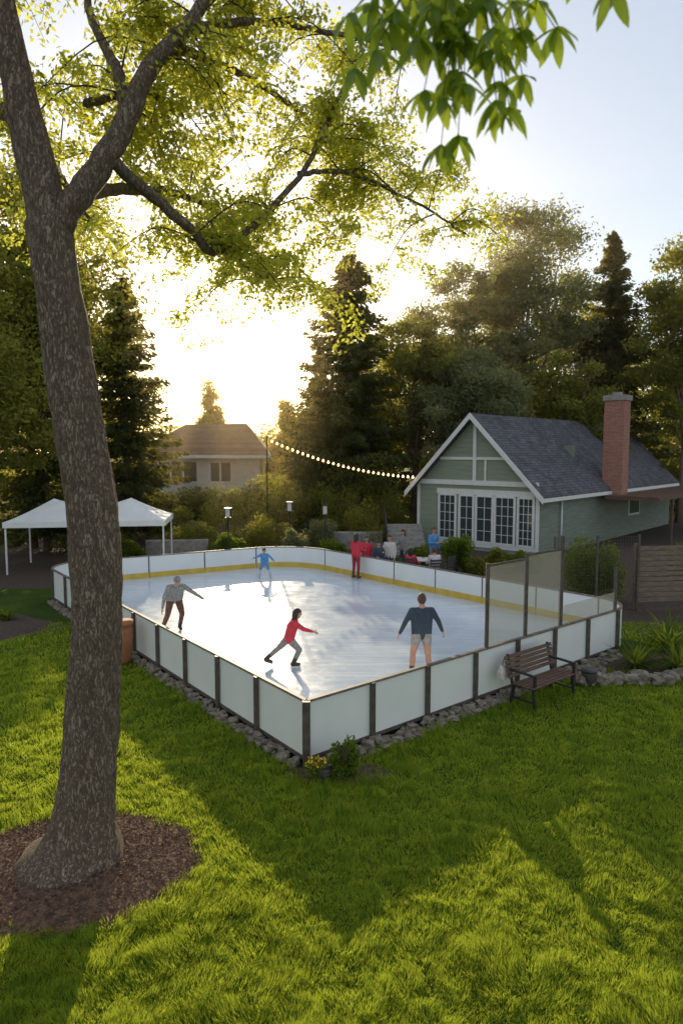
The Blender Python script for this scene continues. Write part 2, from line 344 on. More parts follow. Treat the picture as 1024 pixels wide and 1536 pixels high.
ib=B(); ib.add([(x,y,zi) for x,y in ring],[tuple(range(len(ring)))]); ib.make('ice_surface',[M['ice']],rink)
bp,bw,by,br_,bo=B(),B(),B(),B(),B()
def run(pts,near,cap=False):
    for i in range(len(pts)-1):
        p,q=pts[i],pts[i+1]
        if near:
            bp.wall(p,q,.10,1.03,.03)
            bo.wall(p,q,.10,.16,.05,.012)
        else: bw.wall(p,q,.10,1.03,.04)
        by.wall(p,q,zi-.05,zi+.19,.012,-.024 if near else -.028)
        br_.wall(p,q,1.03,1.07,.07 if near else .06)
def posts(pts,h=1.055,w=.07,off=.045):
    for p in pts:
        bo.box(p[0]-w/2,p[0]+w/2,p[1]-w/2,p[1]+w/2,0,h)
near_r=split(A,cR[0],1.43); near_l=split(cL[-1],A,1.43)
run(near_r,True); run(near_l,True); run(cR,False); run(split(cR[-1],cF[0],1.9),False); run(cF,False); run(split(cF[-1],cL[0],1.9),False); run(cL,True)
def off_posts(pts,o=.055):
    p0,p1=Vector(pts[0]),Vector(pts[-1]); d=(p1-p0).normalized(); n=Vector((d.y,-d.x))
    for p in pts:
        c=Vector(p)+n*o; u=d*.04; w=n*.03
        bo.add([(*(c+s1*u+s2*w),z) for z in (0,1.06) for s1,s2 in ((-1,-1),(1,-1),(1,1),(-1,1))],[(0,3,2,1),(4,5,6,7),(0,1,5,4),(1,2,6,5),(2,3,7,6),(3,0,4,7)])
off_posts(near_r[1:]); off_posts(near_l[:-1]); posts([(A[0],A[1]-.03)],1.065,.12)
seam=B()
for pts in (split(cR[-1],cF[0],1.9),split(cF[-1],cL[0],1.9)):
    for p in pts:
        seam.box(p[0]-.03,p[0]+.03,p[1]-.03,p[1]+.03,.1,1.028)
bp.make('near_board_panels',[M['panel']],rink); bw.make('far_board_panels',[M['panelW']],rink); by.make('kickplate',[M['yellow']],rink)
br_.make('top_rail',[M['railw']],rink); bo.make('board_posts',[M['post']],rink); seam.make('panel_seams',[M['post']],rink)
gl=B(); gp=B()
dr=(Vector(R_)-Vector(A))
def onR(s): v=Vector(A)+dr*s; return (v.x,v.y)
for s,z in ((.423,2.72),(.545,2.80),(.67,3.05),(.895,2.1)):
    p=onR(s); gp.box(p[0]-.035,p[0]+.035,p[1]-.035,p[1]+.035,1.07,z)
gl.wall(onR(.426),onR(.542),1.09,2.66,.012); gl.wall(onR(.548),onR(.667),1.09,2.74,.012)
gl.wall(onR(.675),onR(.89),1.09,1.5,.012)
gp.wall(onR(.43),onR(.54),2.66,2.70,.04); gp.wall(onR(.55),onR(.665),2.74,2.78,.04)
gl.make('plexiglass_panels',[M['plexi']],rink); gp.make('plexiglass_posts',[M['post']],rink)
# stones along the base
def rockV(c,r,sub=2):
    import bmesh
    bm=bmesh.new(); bmesh.ops.create_icosphere(bm,subdivisions=sub,radius=1)
    off=Vector((random.random()*50,random.random()*50,random.random()*50)); rot=Matrix.Rotation(random.random()*6.28,3,'Z')
    vs=[]
    for v in bm.verts:
        q=v.co; q=Vector([math.copysign(abs(k)**.7,k) for k in q]) 
        p=q*(1+.6*noise.noise(v.co*1.2+off)+.35*noise.noise(v.co*3+off)); p=rot@Vector((p.x*r[0],p.y*r[1],p.z*r[2])); vs.append((p.x+c[0],p.y+c[1],p.z+c[2]))
    fs=[tuple(v.index for v in f.verts) for f in bm.faces]; bm.free(); return vs,fs
sb=B()
def rocks(p,q,o,step,size,ht,rows=2):
    d=(Vector(q)-Vector(p)); L=d.length; d.normalize(); n=Vector((d.y,-d.x)); k=int(L/step)
    for r in range(rows):
        for i in range(k):
            c=Vector(p)+d*(i+random.uniform(0,.8))*step+n*(o+r*.09+random.uniform(-.03,.04)); s=size*random.uniform(.4,1.2)
            v,f=rockV((c.x,c.y,ht*random.uniform(.1,.5)*(1 if r==0 else .35)),(s,s*.7,s*random.uniform(.35,.7))); sb.add(v,f)
rocks(A,cR[0],.10,.11,.115,.22,3); rocks(cL[-1],A,.10,.10,.095,.18,2)
sb.make('stone_border',[M['rock']])
sb=B(); 
for i in range(44):
    t=i/43; x=6.1+t*5.5; y=13.9+.5*math.sin(t*3)+t*.2; s=random.uniform(.10,.2); v,f=rockV((x,y+random.uniform(-.14,.14),.08),(s,s*.8,s*.7)); sb.add(v,f)
for i in range(14):
    s=random.uniform(.07,.16); v,f=rockV((5.0+random.uniform(0,1.1),14.0+random.uniform(-.2,.5),.1),(s,s*.8,s*.8)); sb.add(v,f)
sb.make('garden_rocks',[M['rock']])
def patch(name,cx,cy,rx,ry,z,mat,hump=0.0,n=48):
    vs=[(cx,cy,z+hump)];fs=[]
    for r in (1,2,3,4):
        for i in range(n):
            a=2*math.pi*i/n; k=r/4*(1+.12*noise.noise(Vector((math.cos(a)*2+cx,math.sin(a)*2,cy)))); vs.append((cx+rx*k*math.cos(a),cy+ry*k*math.sin(a),z+hump*(1-(r/4)**2)))
    for i in range(n): fs.append((0,1+i,1+(i+1)%n))
    for r in range(3):
        for i in range(n): a=1+r*n+i;b=1+r*n+(i+1)%n; fs.append((a,a+n,b+n,b))
    me=D.meshes.new(name); me.from_pydata(vs,[],fs); me.materials.append(mat); me.polygons.foreach_set('use_smooth',[True]*len(fs)); return link(D.objects.new(name,me))
patch('mulch_bed',-3.15,7.65,1.5,1.2,.004,M['mulch'],.10)
patch('garden_soil',9.2,15.2,3.4,1.3,.004,M['soil'],.12)
patch('garden_soil',-11.5,18.3,3.6,2.0,.004,M['soil'],.12)
patch('garden_soil',.0,10.0,.9,.38,.006,M['soil'],.05)
npmesh('garden_path',[(-30,24,.004),(-10.5,23.8,.004),(-2,28.6,.004),(8.2,17.5,.004),(30,22,.004),(30,60,.004),(-30,60,.004)],[(0,1,2,3,4,5,6)],[M['soil']])
n=9000; a=rng.uniform(0,6.28,n); r=np.sqrt(rng.uniform(0,1,n)); C=np.stack([-3.15+1.5*r*np.cos(a),7.65+1.2*r*np.sin(a),.015+.10*(1-r*r)+rng.uniform(0,.02,n)],1)
d=rng.normal(size=(n,3)); d[:,2]*=.3; leafobj('mulch_chips',leafq(C,.05,.018,d,.1),M['mulch'])
# ------------------------------------------------------------------ grass
def inpoly(X,Y,P):
    c=np.zeros(len(X),bool); j=len(P)-1
    for i in range(len(P)):
        xi,yi=P[i];xj,yj=P[j]; hit=((yi>Y)!=(yj>Y))&(X<(xj-xi)*(Y-yi)/(yj-yi+1e-12)+xi); c^=hit; j=i
    return c
n=850000; u=rng.uniform(0,1,n); y0,y1,pw=4.2,19.0,-.75
Y=(y0**pw+u*(y1**pw-y0**pw))**(1/pw); X=rng.uniform(-1,1,n)*(2.6+Y*.66)
bad=inpoly(X,Y,[(A[0],A[1]-.25),(R_[0]+.45,R_[1]-.13),F_,(L_[0]-.25,L_[1])])
ang=np.arctan2(Y-7.65,X+3.15); wob=1+.08*np.sin(ang*5)+.06*np.sin(ang*11+1)
bad|=(((X+3.15)/1.45)**2+((Y-7.65)/1.15)**2)<wob*rng.uniform(.82,1.1,n)
bad|=(((X-9.2)/3.3)**2+((Y-15.2)/1.25)**2)<1
bad|=(((X+11.5)/3.4)**2+((Y-18.3)/1.9)**2)<1
X,Y=X[~bad],Y[~bad]; n=len(X)
def vnoise(x,y,s,seed):
    r=np.random.default_rng(seed); G=r.uniform(0,1,(256,256)); x=x*s+60;y=y*s+60; xi=np.floor(x).astype(int);yi=np.floor(y).astype(int);fx=x-xi;fy=y-yi;fx=fx*fx*(3-2*fx);fy=fy*fy*(3-2*fy)
    g=lambda a,b:G[a%256,b%256]
    return (g(xi,yi)*(1-fx)+g(xi+1,yi)*fx)*(1-fy)+(g(xi,yi+1)*(1-fx)+g(xi+1,yi+1)*fx)*fy
hn=.35*vnoise(X,Y,1.1,1)+.45*vnoise(X,Y,4.3,2)+.45*vnoise(X,Y,10,3)
h=(.022+.105*hn**1.6)*rng.uniform(.6,1.3,n); w=.0046*np.maximum(1,Y/6.0)*rng.uniform(.7,1.3,n)
th=rng.uniform(0,2*math.pi,n); la=6.28*(vnoise(X,Y,3.1,9)*1.5)+rng.uniform(-1.2,1.2,n); lean=rng.uniform(.15,.9,n)*h
c=np.stack([X,Y,np.full(n,.0)],1); dx=np.stack([np.cos(th)*w,np.sin(th)*w,np.zeros(n)],1); tip=c+np.stack([np.cos(la)*lean,np.sin(la)*lean,h],1)
V=np.stack([c-dx,c+dx,tip],1).reshape(-1,3); npmesh('lawn_grass',V,np.arange(3*n).reshape(-1,3),[M['grass']])
# ------------------------------------------------------------------ foreground tree
tree=empty('maple_tree',(0,0,0)); tb=B(); wb=B()
trunk=interp([(-3.14,7.7,-.1),(-3.06,7.72,.45),(-2.95,7.8,1.56),(-2.86,7.8,2.8),(-2.83,7.8,3.94),(-2.95,7.8,5.0),(-3.05,7.8,5.76),(-3.18,7.8,6.92),(-3.27,7.8,7.71),(-3.46,7.8,8.6),(-3.62,7.75,9.7),(-3.75,7.7,11.2),(-3.7,7.7,12.6)],120)
rad=[]
for p in trunk:
    z=p[2]; r=.285 if z<4 else .285-(z-4)*.010 if z<7.4 else max(.07,.22-(z-7.4)*.04)
    r+=.34*math.exp(-max(z,0)/.26)+.06*math.exp(-max(z,0)/1.0); rad.append(r)
tb.tube(trunk,rad,44,0,.15)
limbs=[
 ([(-3.2,7.8,7.25),(-2.94,7.8,7.62),(-2.66,7.9,8.05),(-2.38,8,8.6),(-2.2,8.1,9.1),(-1.8,8.3,9.7),(-1.4,8.5,10.3),(-.6,9,11.2)],.17,.05),
 ([(-2.6,7.9,8.15),(-2.23,8.4,7.88),(-1.85,8.7,7.6),(-1.6,9,7.42),(-1.0,9.5,8.07),(-.53,10,8.82),(-.21,10.3,9.6),(.1,10.6,10.4)],.075,.025),
 ([(-.6,9.95,8.75),(0,10.4,8.95),(.49,10.8,8.95),(1.35,11.2,8.7),(2.1,11.6,8.4)],.04,.012),
 ([(-2.4,8,8.55),(-2.55,8.2,9.2),(-2.95,8.5,10.0),(-3.1,8.9,11)],.08,.03),
 ([(-1.9,8.2,9.6),(-1.1,9,10.2),(.07,9.8,10.5),(1.0,10.4,10.6)],.065,.015),
 ([(-3.2,7.8,7.6),(-2.9,9.3,8.3),(-2.4,11.3,8.9),(-1.7,13.3,9.0)],.10,.02),
 ([(-3.3,7.8,8.3),(-4.4,8.7,9.1),(-5.6,9.8,9.5)],.10,.02),
 ([(-3.3,7.8,8.2),(-3.9,9.8,8.7),(-4.2,12,8.7)],.09,.02),
 ([(-2.0,8.2,9.5),(-1.2,10,10),(-.3,12,10.2),(.6,13.2,9.8)],.06,.012),
 ([(-3.62,7.75,9.8),(-2.6,6.2,10.2),(-1.3,4.8,9.0),(.05,3.3,7.75),(.55,2.7,7.0),(.75,2.55,6.75)],.09,.018),
 ([(-2.95,8.3,8.9),(-2.5,9.4,9.6),(-1.9,10.6,10.5)],.05,.015),
 ([(-1.6,9,7.45),(-1.35,10,7.5),(-1.1,11.2,7.5)],.035,.01),
]
tips=[]
for li,(pts,r0,r1) in enumerate(limbs):
    q=interp(pts,30); q[1:-1]+=rng.normal(size=(28,3))*.008
    tb.tube(q,[r0+(r1-r0)*i/29 for i in range(30)],12,0,.12)
    if li==9: continue
    ns={0:11,1:16,2:18,3:7,4:11,5:10,6:8,7:9,8:11,10:7,11:9}[li]
    for k in range(ns):
        i=int(rng.uniform(9 if li in(0,1,5,7) else 5,29)); s=q[i]; d=unit(rng.normal(size=(1,3)))[0]; d[1]=abs(d[1])*.9+.15*d[1]; d[2]=d[2]*.6+ (.12 if li!=11 else -.02); d/=np.linalg.norm(d)
        L=rng.uniform(.7,1.6); e=s+d*L; mid=(s+e)/2+np.array([0,0,.12*L]); e=e-np.array([0,0,.22*L]); sp=interp([s,mid,e],10)
        wb.tube(sp,[.014*(1-.7*j/9) for j in range(10)],5)
        for j in range(9):
            o=sp[rng.integers(2,10)]; dd=unit(rng.normal(size=(1,3)))[0]; dd[2]=dd[2]*.6-.15; l2=rng.uniform(.25,.7); e2=o+dd*l2; e2[2]-=.12*l2
            wb.tube([o,(o+e2)/2+np.array([0,0,.03]),e2],[.005,.004,.002],4)
            tips.append((o,e2))
P=[]
for o,e in tips:
    m=int(rng.uniform(28,62)); t=rng.uniform(.2,1.1,m)[:,None]; P.append(o+(e-o)*t+rng.normal(size=(m,3))*np.array([.09,.09,.06]))
P=np.concatenate(P)
C=leafq(P,.08,.048)
tb.make('trunk_and_limbs',[M['bark']],tree,True); wb.make('twigs',[M['twig']],tree,True); leafobj('foliage',C,M['leafA'],tree)
nb=B(); nv=[];nf=[]
def leaflet(o,d,L,W,up):
    d=Vector(d).normalized(); up=Vector(up); s=d.cross(up).normalized(); nrm=s.cross(d).normalized(); base=len(nv); K=7
    for i in range(K):
        t=i/(K-1); w=W*(math.sin(math.pi*min(1,t*.92+.06))**.8)*(1-.25*t) if i<K-1 else .0008
        c=Vector(o)+d*L*t+nrm*(-.18*L*t*t)
        nv.extend([tuple(c-s*w/2+nrm*w*.18),tuple(c),tuple(c+s*w/2+nrm*w*.18)])
    for i in range(K-1):
        a=base+i*3; nf.append((a,a+1,a+4,a+3)); nf.append((a+1,a+2,a+5,a+4))
cl=[(.05,6.36),(.17,6.42),(.12,6.30),(.27,6.32),(.35,6.39),(.38,6.06),(.43,6.18),(.52,6.34),(.6,6.26),(.62,6.16),(.78,6.43),(.93,6.49),(.12,6.55),(.5,6.5),(.68,6.46),(.3,6.55),(.40,6.26),(.56,6.16),(.3,6.2),(.46,6.38),(.22,6.53),(.6,6.56),(.7,6.34),(.36,6.14),(.44,6.08),(.03,6.48)]
main=interp([(.05,3.3,7.75),(.3,2.9,7.1),(.4,2.7,6.75),(.45,2.6,6.55)],8); nb.tube(main,[.018,.016,.014,.012,.01,.009,.008,.006],6)
for cx_,cz_ in cl:
    cy_=2.6+random.uniform(-.15,.2); st=(.45+(cx_-.45)*.35,2.62,6.66+.1*random.random()); e=(cx_,cy_,cz_)
    nb.tube(interp([(.42,2.65,6.74),st,e],8),[.005,.005,.004,.004,.003,.003,.002,.002],5)
    for g in range(2):
        a0=random.uniform(0,6.28); o=Vector(e)-(Vector(e)-Vector(st))*(.0 if g==0 else .35)
        for k in range(6):
            a=a0+k*1.05+random.uniform(-.2,.2); d=(math.cos(a)*.75,math.sin(a)*.75,-.25-random.uniform(0,.8)); leaflet(o,d,random.uniform(.10,.15),random.uniform(.034,.05),(random.uniform(-.4,.4),random.uniform(-.4,.4),1))
nb.make('hanging_twigs',[M['twig']],tree,True)
me=D.meshes.new('hanging_leaves'); me.from_pydata(nv,[],nf); me.materials.append(M['leafN']); me.polygons.foreach_set('use_smooth',[True]*len(nf)); link(D.objects.new('hanging_leaves',me),tree)
# ------------------------------------------------------------------ background trees
broad_tree('broadleaf_tree',-15.5,34,19,6,clumps=120,per=280)
broad_tree('broadleaf_tree',-17,42,17,5.5)
broad_tree('broadleaf_tree',-14.5,27.5,11,3.8,clumps=80,per=300,leaf=.2)
broad_tree('broadleaf_tree',-21,30,17,5.5)
conifer('spruce_tree',-11.6,37,14.0,4.0,dens=1.4,narrow=.7)
conifer('spruce_tree',-14.3,33,12.5,3.2)
broad_tree('golden_tree',-11.4,60,11.6,1.2,clumps=60,per=220,mat='leafY',base=.08,cmin=.6)
broad_tree('golden_tree',-4.3,55,9.2,1.6,clumps=45,per=220,mat='leafY',base=.1,cmin=.6)
broad_tree('golden_tree',-2.6,49,8.0,1.5,clumps=40,per=220,mat='leafY',base=.1,cmin=.6)
conifer('spruce_tree',.5,42,16.5,4.9,dens=2.2,narrow=.62)
conifer('spruce_tree',-1.4,46,11.5,3.4,dens=1.6,narrow=.7)
broad_tree('broadleaf_tree',4.6,44,14.5,3.8,clumps=90)
broad_tree('silver_tree',13.2,50,22.5,5.6,'leafS',clumps=130,per=320)
broad_tree('silver_tree',8.3,47,17.8,4.4,'leafS',clumps=90,per=320)
broad_tree('broadleaf_tree',7.5,42,11,4.2,'leafS',clumps=90,per=320,leaf=.22)
conifer('spruce_tree',18.9,49,20,5.0,dens=2.0,narrow=.7)
broad_tree('broadleaf_tree',22.8,46,20,4.6,clumps=100,per=300)
broad_tree('broadleaf_tree',20,57,18.5,5.5)
broad_tree('broadleaf_tree',27,50,15,5)
broad_tree('broadleaf_tree',12.5,56,14,5)
broad_tree('broadleaf_tree',2.5,52,11.5,4)
broad_tree('broadleaf_tree',14.5,44,11,3.8,clumps=70)
P=[]
for i in range(330):
    x=rng.uniform(-75,75); y=rng.uniform(64,78); g=math.exp(-((x+13)/9)**2); H=(13+4*noise.noise(Vector((x*.12,0,3))))*(1-.62*g)
    zc=rng.uniform(.1,.95)*H; P.append(np.array([x,y,zc])+ball(330)*np.array([2.6,2.2,1.5]))
leafobj('distant_trees',leafq(np.concatenate(P),.42,.26),M['leafB'])
P=[]
for i in range(150):
    x=rng.uniform(-24,24); y=39.5+rng.uniform(-1,1)+ (9.0 if -15<x<-4.5 else 0); H=4.2 if not(-15<x<-4.5) else 1.5
    if 2.5<x<24 and y<48: y+=8.5
    P.append(np.array([x,y,rng.uniform(.1,1)*H])+ball(450)*np.array([1.5,1.0,.9]))
leafobj('hedge_backdrop',leafq(np.concatenate(P),.2,.12),M['leafB'])
for x,y,rx,h,mt in [(-9.6,30.5,1.0,1.1,'leafG'),(-7.2,32.5,1.3,1.9,'leafB'),(-5.2,31,1.0,1.2,'leafG'),(-3.8,33,1.5,2.4,'leafB'),(-2.2,31,.8,1.4,'leafS'),(-1.0,32.5,1.0,1.9,'leafS'),
    (-.3,30,.7,1.3,'leafG'),(1.2,34,1.4,2.6,'leafB'),(-12,32,1.6,2.6,'leafB'),(-9.5,36,1.8,3.0,'leafB'),(-6.6,38,1.7,3.4,'leafB'),(-3.4,38,1.8,3.2,'leafB'),(0.2,37,1.6,3.2,'leafB'),(4.6,27.0,.75,1.9,'leafG'),(5.3,26.2,.5,1.1,'leafB'),
    (3.3,28.6,.6,1.0,'leafG'),(6.4,27.5,.7,1.1,'leafB'),(7.6,27.5,.8,1.0,'leafG'),(-15.5,24,1.8,2.4,'leafB'),(-13.6,21.5,1.0,1.1,'leafG'),(13.5,26,1.4,1.6,'leafB'),(16,27,1.6,2.2,'leafB'),(2.6,37.5,1.6,3,'leafB')]:
    shrub('garden_shrub',x,y,0,rx,rx*.9,h,mt,5200,.11)
shrub('climbing_hedge',8.0,21.6,0,1.25,.5,2.5,'leafG',12000,.09,clumps=50)
shrub('flowering_shrub',.05,9.9,.05,.32,.25,.62,'leafG',1300,.065,clumps=18)
def strap(name,x,y,z,n,L,w,mat='leafG'):
    root=empty(name,(x,y,z)); vs=[];fs=[]
    for i in range(n):
        a=random.uniform(0,6.28); l=L*random.uniform(.6,1.1); el=random.uniform(.5,1.35); base=len(vs); ox,oy=random.uniform(-.12,.12)*L,random.uniform(-.12,.12)*L
        for k in range(6):
            t=k/5; hr=l*t*math.cos(el)+.25*l*t*t; zz=l*t*math.sin(el)-.45*l*t*t*math.cos(el); ww=w*(1-t**2)+.002
            vs+= [(ox+math.cos(a)*hr-math.sin(a)*ww,oy+math.sin(a)*hr+math.cos(a)*ww,zz),(ox+math.cos(a)*hr+math.sin(a)*ww,oy+math.sin(a)*hr-math.cos(a)*ww,zz)]
        for k in range(5): b0=base+2*k; fs.append((b0,b0+1,b0+3,b0+2))
    npmesh('leaves',vs,fs,[M[mat]],root,True); return root
for x,y,L in [(6.6,14.9,.8),(7.5,14.8,.9),(8.4,15.3,1.1),(9.2,14.9,.9),(10.1,15.4,1.2),(11.2,15.2,1.1),(9.6,16.2,1.4),(8.0,16.3,1.2),(-10.2,17.8,.5),(-11.3,18.6,.6),(-9.6,19.2,.5),(-12.4,17.9,.7),(10.8,16.6,1.4)]:
    strap('strap_leaf_plant',x,y,.05,90,L,.024)
fl=empty('yellow_flower_plant',(-.38,9.82,.03)); P=ball(360)*np.array([.18,.14,.12])+np.array([0,0,.16]); leafobj('foliage',leafq(P,.05,.025),M['leafG'],fl)
P=ball(110)*np.array([.18,.14,.1])+np.array([0,-.02,.24]); leafobj('flowers',leafq(P,.04,.035),M['flower'],fl)
# ------------------------------------------------------------------ cottage (right)
H=empty('cottage',(4.0,35.5,0),math.radians(-42)); W,Dp,ev,ap=6.7,19.0,3.1,6.5
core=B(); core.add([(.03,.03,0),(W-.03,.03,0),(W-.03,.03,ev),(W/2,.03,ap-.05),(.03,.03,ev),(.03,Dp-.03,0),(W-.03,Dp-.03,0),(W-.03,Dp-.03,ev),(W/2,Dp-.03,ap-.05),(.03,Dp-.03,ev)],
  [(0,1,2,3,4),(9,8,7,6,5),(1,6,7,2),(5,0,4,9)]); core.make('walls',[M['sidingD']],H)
sd=B(); z=0
while z<ap-.15:
    z2=z+.17
    hw=lambda q: W/2 if q<ev else W/2*(ap-q)/(ap-ev)
    a,b_=hw(z),hw(z2); c=W/2
    if a>.05:
        vs=[(c-a,-.022,z),(c+a,-.022,z),(c+b_,-.002,z2),(c-b_,-.002,z2),(c-a,.03,z),(c+a,.03,z)]
        sd.add(vs,[(0,1,2,3),(4,5,1,0)])
    if z2<ev+.1:
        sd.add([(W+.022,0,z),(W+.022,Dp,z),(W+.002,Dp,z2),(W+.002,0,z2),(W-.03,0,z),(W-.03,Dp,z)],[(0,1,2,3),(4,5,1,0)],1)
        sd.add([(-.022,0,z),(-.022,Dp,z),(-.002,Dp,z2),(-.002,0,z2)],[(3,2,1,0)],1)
    z=z2
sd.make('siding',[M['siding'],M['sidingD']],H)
rf=B(); oh=.45; sl=(ap-ev)/(W/2); 
def slab(x0,z0,x1,z1,y0,y1,t,mi=0):
    rf.add([(x0,y0,z0),(x1,y0,z1),(x1,y1,z1),(x0,y1,z0),(x0,y0,z0+t),(x1,y0,z1+t),(x1,y1,z1+t),(x0,y1,z0+t)],[(0,3,2,1),(4,5,6,7),(0,1,5,4),(1,2,6,5),(2,3,7,6),(3,0,4,7)],mi)
slab(-oh,ev-oh*sl+.02,W/2,ap+.02,-.55,Dp+.4,.13); slab(W+oh,ev-oh*sl+.02,W/2,ap+.02,-.55,Dp+.4,.13)
rf.make('roof',[M['shingle']],H)
tr=B()
for sx in (-1,1):
    x0=W/2+sx*(W/2+oh+.02); z0=ev-(oh+.02)*sl
    tr.add([(x0,-.6,z0-.14),(W/2,-.6,ap-.12),(W/2,-.6,ap+.17),(x0,-.6,z0+.15),(x0,-.553,z0-.14),(W/2,-.553,ap-.12),(W/2,-.553,ap+.17),(x0,-.553,z0+.15)],
        [(0,1,2,3),(7,6,5,4),(0,4,5,1),(3,2,6,7),(0,3,7,4)])
tr.box(.0,W,-.10,-.03,3.18,3.42); tr.box(W/2-.09,W/2+.09,-.09,-.03,3.42,6.1); tr.box(1.35,W-1.35,-.085,-.03,4.42,4.56)
tr.box(W/2+.55,W/2+.65,-.08,-.03,3.42,4.42); tr.box(-.03,.12,-.06,0,0,3.18); tr.box(W-.12,W+.04,-.06,0,0,3.18)
tr.box(W+.40,W+.47,-.55,Dp+.4,ev-oh*sl-.10,ev-oh*sl+.08)
tr.box(1.2,W-.13,-.07,-.024,.18,.40); tr.box(1.2,W-.13,-.07,-.024,2.72,2.98)
wn=B()
def window(x0,x1,z0,z1,nx,nz):
    wn.box(x0,x1,-.05,-.03,z0,z1)
    tr.box(x0-.09,x0+.02,-.10,-.026,z0-.02,z1+.02); tr.box(x1-.02,x1+.09,-.10,-.026,z0-.02,z1+.02)
    tr.box(x0+.02,x1-.02,-.095,-.026,z1-.05,z1+.04); tr.box(x0+.02,x1-.02,-.095,-.026,z0-.04,z0+.06)
    for i in range(1,nx): c=x0+(x1-x0)*i/nx; tr.box(c-.014,c+.014,-.07,-.051,z0+.06,z1-.05)
    for i in range(1,nz): c=z0+(z1-z0)*i/nz; tr.box(x0+.02,x1-.02,-.066,-.0505,c-.012,c+.012)
window(1.38,2.28,.45,2.68,3,5); window(2.58,3.3,.42,2.68,2,4); window(3.52,4.35,.42,2.68,2,4); window(4.55,5.5,.42,2.68,3,5); window(5.75,6.45,.42,2.68,3,6)
tr.make('white_trim',[M['white']],H); wn.make('window_glass',[M['window']],H)
sw=B()
for y0 in (11.5,): sw.box(W+.02,W+.06,y0,y0+1.6,1.2,2.2,1); sw.box(W+.02,W+.05,y0-.1,y0+1.7,1.1,2.3,0)
sw.make('side_windows',[M['white'],M['window']],H)
ch=B(); ch.box(W-.1,W+.95,7.6,8.5,2.4,7.5,0); ch.box(W-.17,W+1.02,7.53,8.57,7.5,7.78,1); ch.box(W+.2,W+.6,7.85,8.25,7.78,7.95,1); ch.make('brick_chimney',[M['brick'],M['stone']],H)
pv=B(); pv.box(W/2+1.6,W/2+2.1,6.4,6.7,ap-2.05,ap-1.35); pv.make('roof_vent',[M['sidingD']],H)
pr=B(); pr.box(W+.5,W+3.2,6.5,Dp,2.35,2.55); pr.box(W+3.0,W+3.12,9,9.12,0,2.35); pr.box(W+3.0,W+3.12,13,13.12,0,2.35); pr.box(W+3.0,W+3.12,17,17.12,0,2.35); pr.make('side_porch',[M['deck']],H)
pp=B(); pp.tube([(W+.12,2.2,0),(W+.12,2.2,2.6)],[.045,.045],8); pp.make('downpipe',[M['white']],H,True)
# ------------------------------------------------------------------ bungalow (left, far)
Hb=empty('bungalow',(-14.6,50,0),math.radians(4)); b=B(); b.box(0,8.6,0,8,0,4.35); b.make('walls',[M['stucco']],Hb)
b=B(); x0,x1,y0,y1=-.7,9.4,-.8,8.8; b.add([(x0,y0,4.35),(x1,y0,4.35),(x1,y1,4.35),(x0,y1,4.35),(2.6,4,6.9),(7.4,4,7.0),(x0,y0,4.5),(x1,y0,4.5),(x1,y1,4.5),(x0,y1,4.5)],[(0,3,2,1),(6,7,5,4),(7,8,5),(8,9,4,5),(9,6,4),(0,1,7,6),(1,2,8,7),(2,3,9,8),(3,0,6,9)]); b.make('roof',[M['shingleB']],Hb)
b=B(); g=B(); g.box(.35,4.1,-.03,-.005,2.6,4.0); g.box(5.0,6.5,-.03,-.005,2.6,3.95)
for x in (.3,1.2,2.1,3.0,4.05): b.box(x-.06,x+.06,-.08,-.032,2.55,4.05)
for x in (4.95,5.7,6.5): b.box(x-.06,x+.06,-.08,-.032,2.55,4.0)
b.box(.2,4.2,-.1,-.02,2.45,2.55); b.box(4.85,6.6,-.1,-.02,2.45,2.55); b.box(-.75,9.45,-.86,-.81,4.3,4.52); b.make('window_frames',[M['white']],Hb); g.make('window_glass',[M['window']],Hb)
# ------------------------------------------------------------------ marquee canopy
r=empty('canopy_tent',(-10.35,28.4,0),.14); b=B(); sx_,sy_=3.0,1.5
for x in (-sx_,0,sx_):
    for y in (-sy_,sy_): b.box(x-.03,x+.03,y-.03,y+.03,0,2.02)
for y in (-sy_,sy_): b.beam((-sx_,y,1.98),(sx_,y,1.98),.03,.04)
for x in (-sx_,sx_): b.beam((x,-sy_,1.98),(x,sy_,1.98),.03,.04)
b.make('frame',[M['white']],r)
c=B(); ex,ey=sx_+.08,sy_+.08; vs=[];fs=[]; nx,ny=24,12
for i in range(nx+1):
    for j in range(ny+1):
        x=-ex+2*ex*i/nx; y=-ey+2*ey*j/ny; px=abs(abs(x)-ex/2)/(ex/2) ; m=max(px if abs(x)>ex/2 else px*.55,abs(y)/ey); vs.append((x,y,2.08+.82*(1-min(1,m))**1.2))
for i in range(nx):
    for j in range(ny): a=i*(ny+1)+j; fs.append((a,a+ny+1,a+ny+2,a+1))
c.add(vs,fs)
for (p,q) in (((-ex,-ey),(ex,-ey)),((ex,-ey),(ex,ey)),((ex,ey),(-ex,ey)),((-ex,ey),(-ex,-ey))): c.wall(p,q,1.86,2.085,.008)
c.make('fabric_roof',[M['canvas']],r)
# ------------------------------------------------------------------ string lights
P0=Vector((-3.7,34,5.55));P1=Vector((4.15,35.0,3.6)); st=empty('string_lights'); pts=[]
NB=31
for i in range(NB+1):
    t=i/NB; p=P0.lerp(P1,t); p.z-=4*.42*t*(1-t); pts.append(p)
b=B(); b.tube(pts,[.012]*(NB+1),5); b.tube([(-3.7,34,0),(-3.7,34,5.6)],[.04,.03],8); b.make('cable_and_pole',[M['blackm']],st); b=B()
for i in range(1,NB): 
    p=pts[i]; b.capsule(p-Vector((0,0,.12)),p-Vector((0,0,.07)),.055,.03,8)
b.make('bulbs',[M['bulb']],st,True)
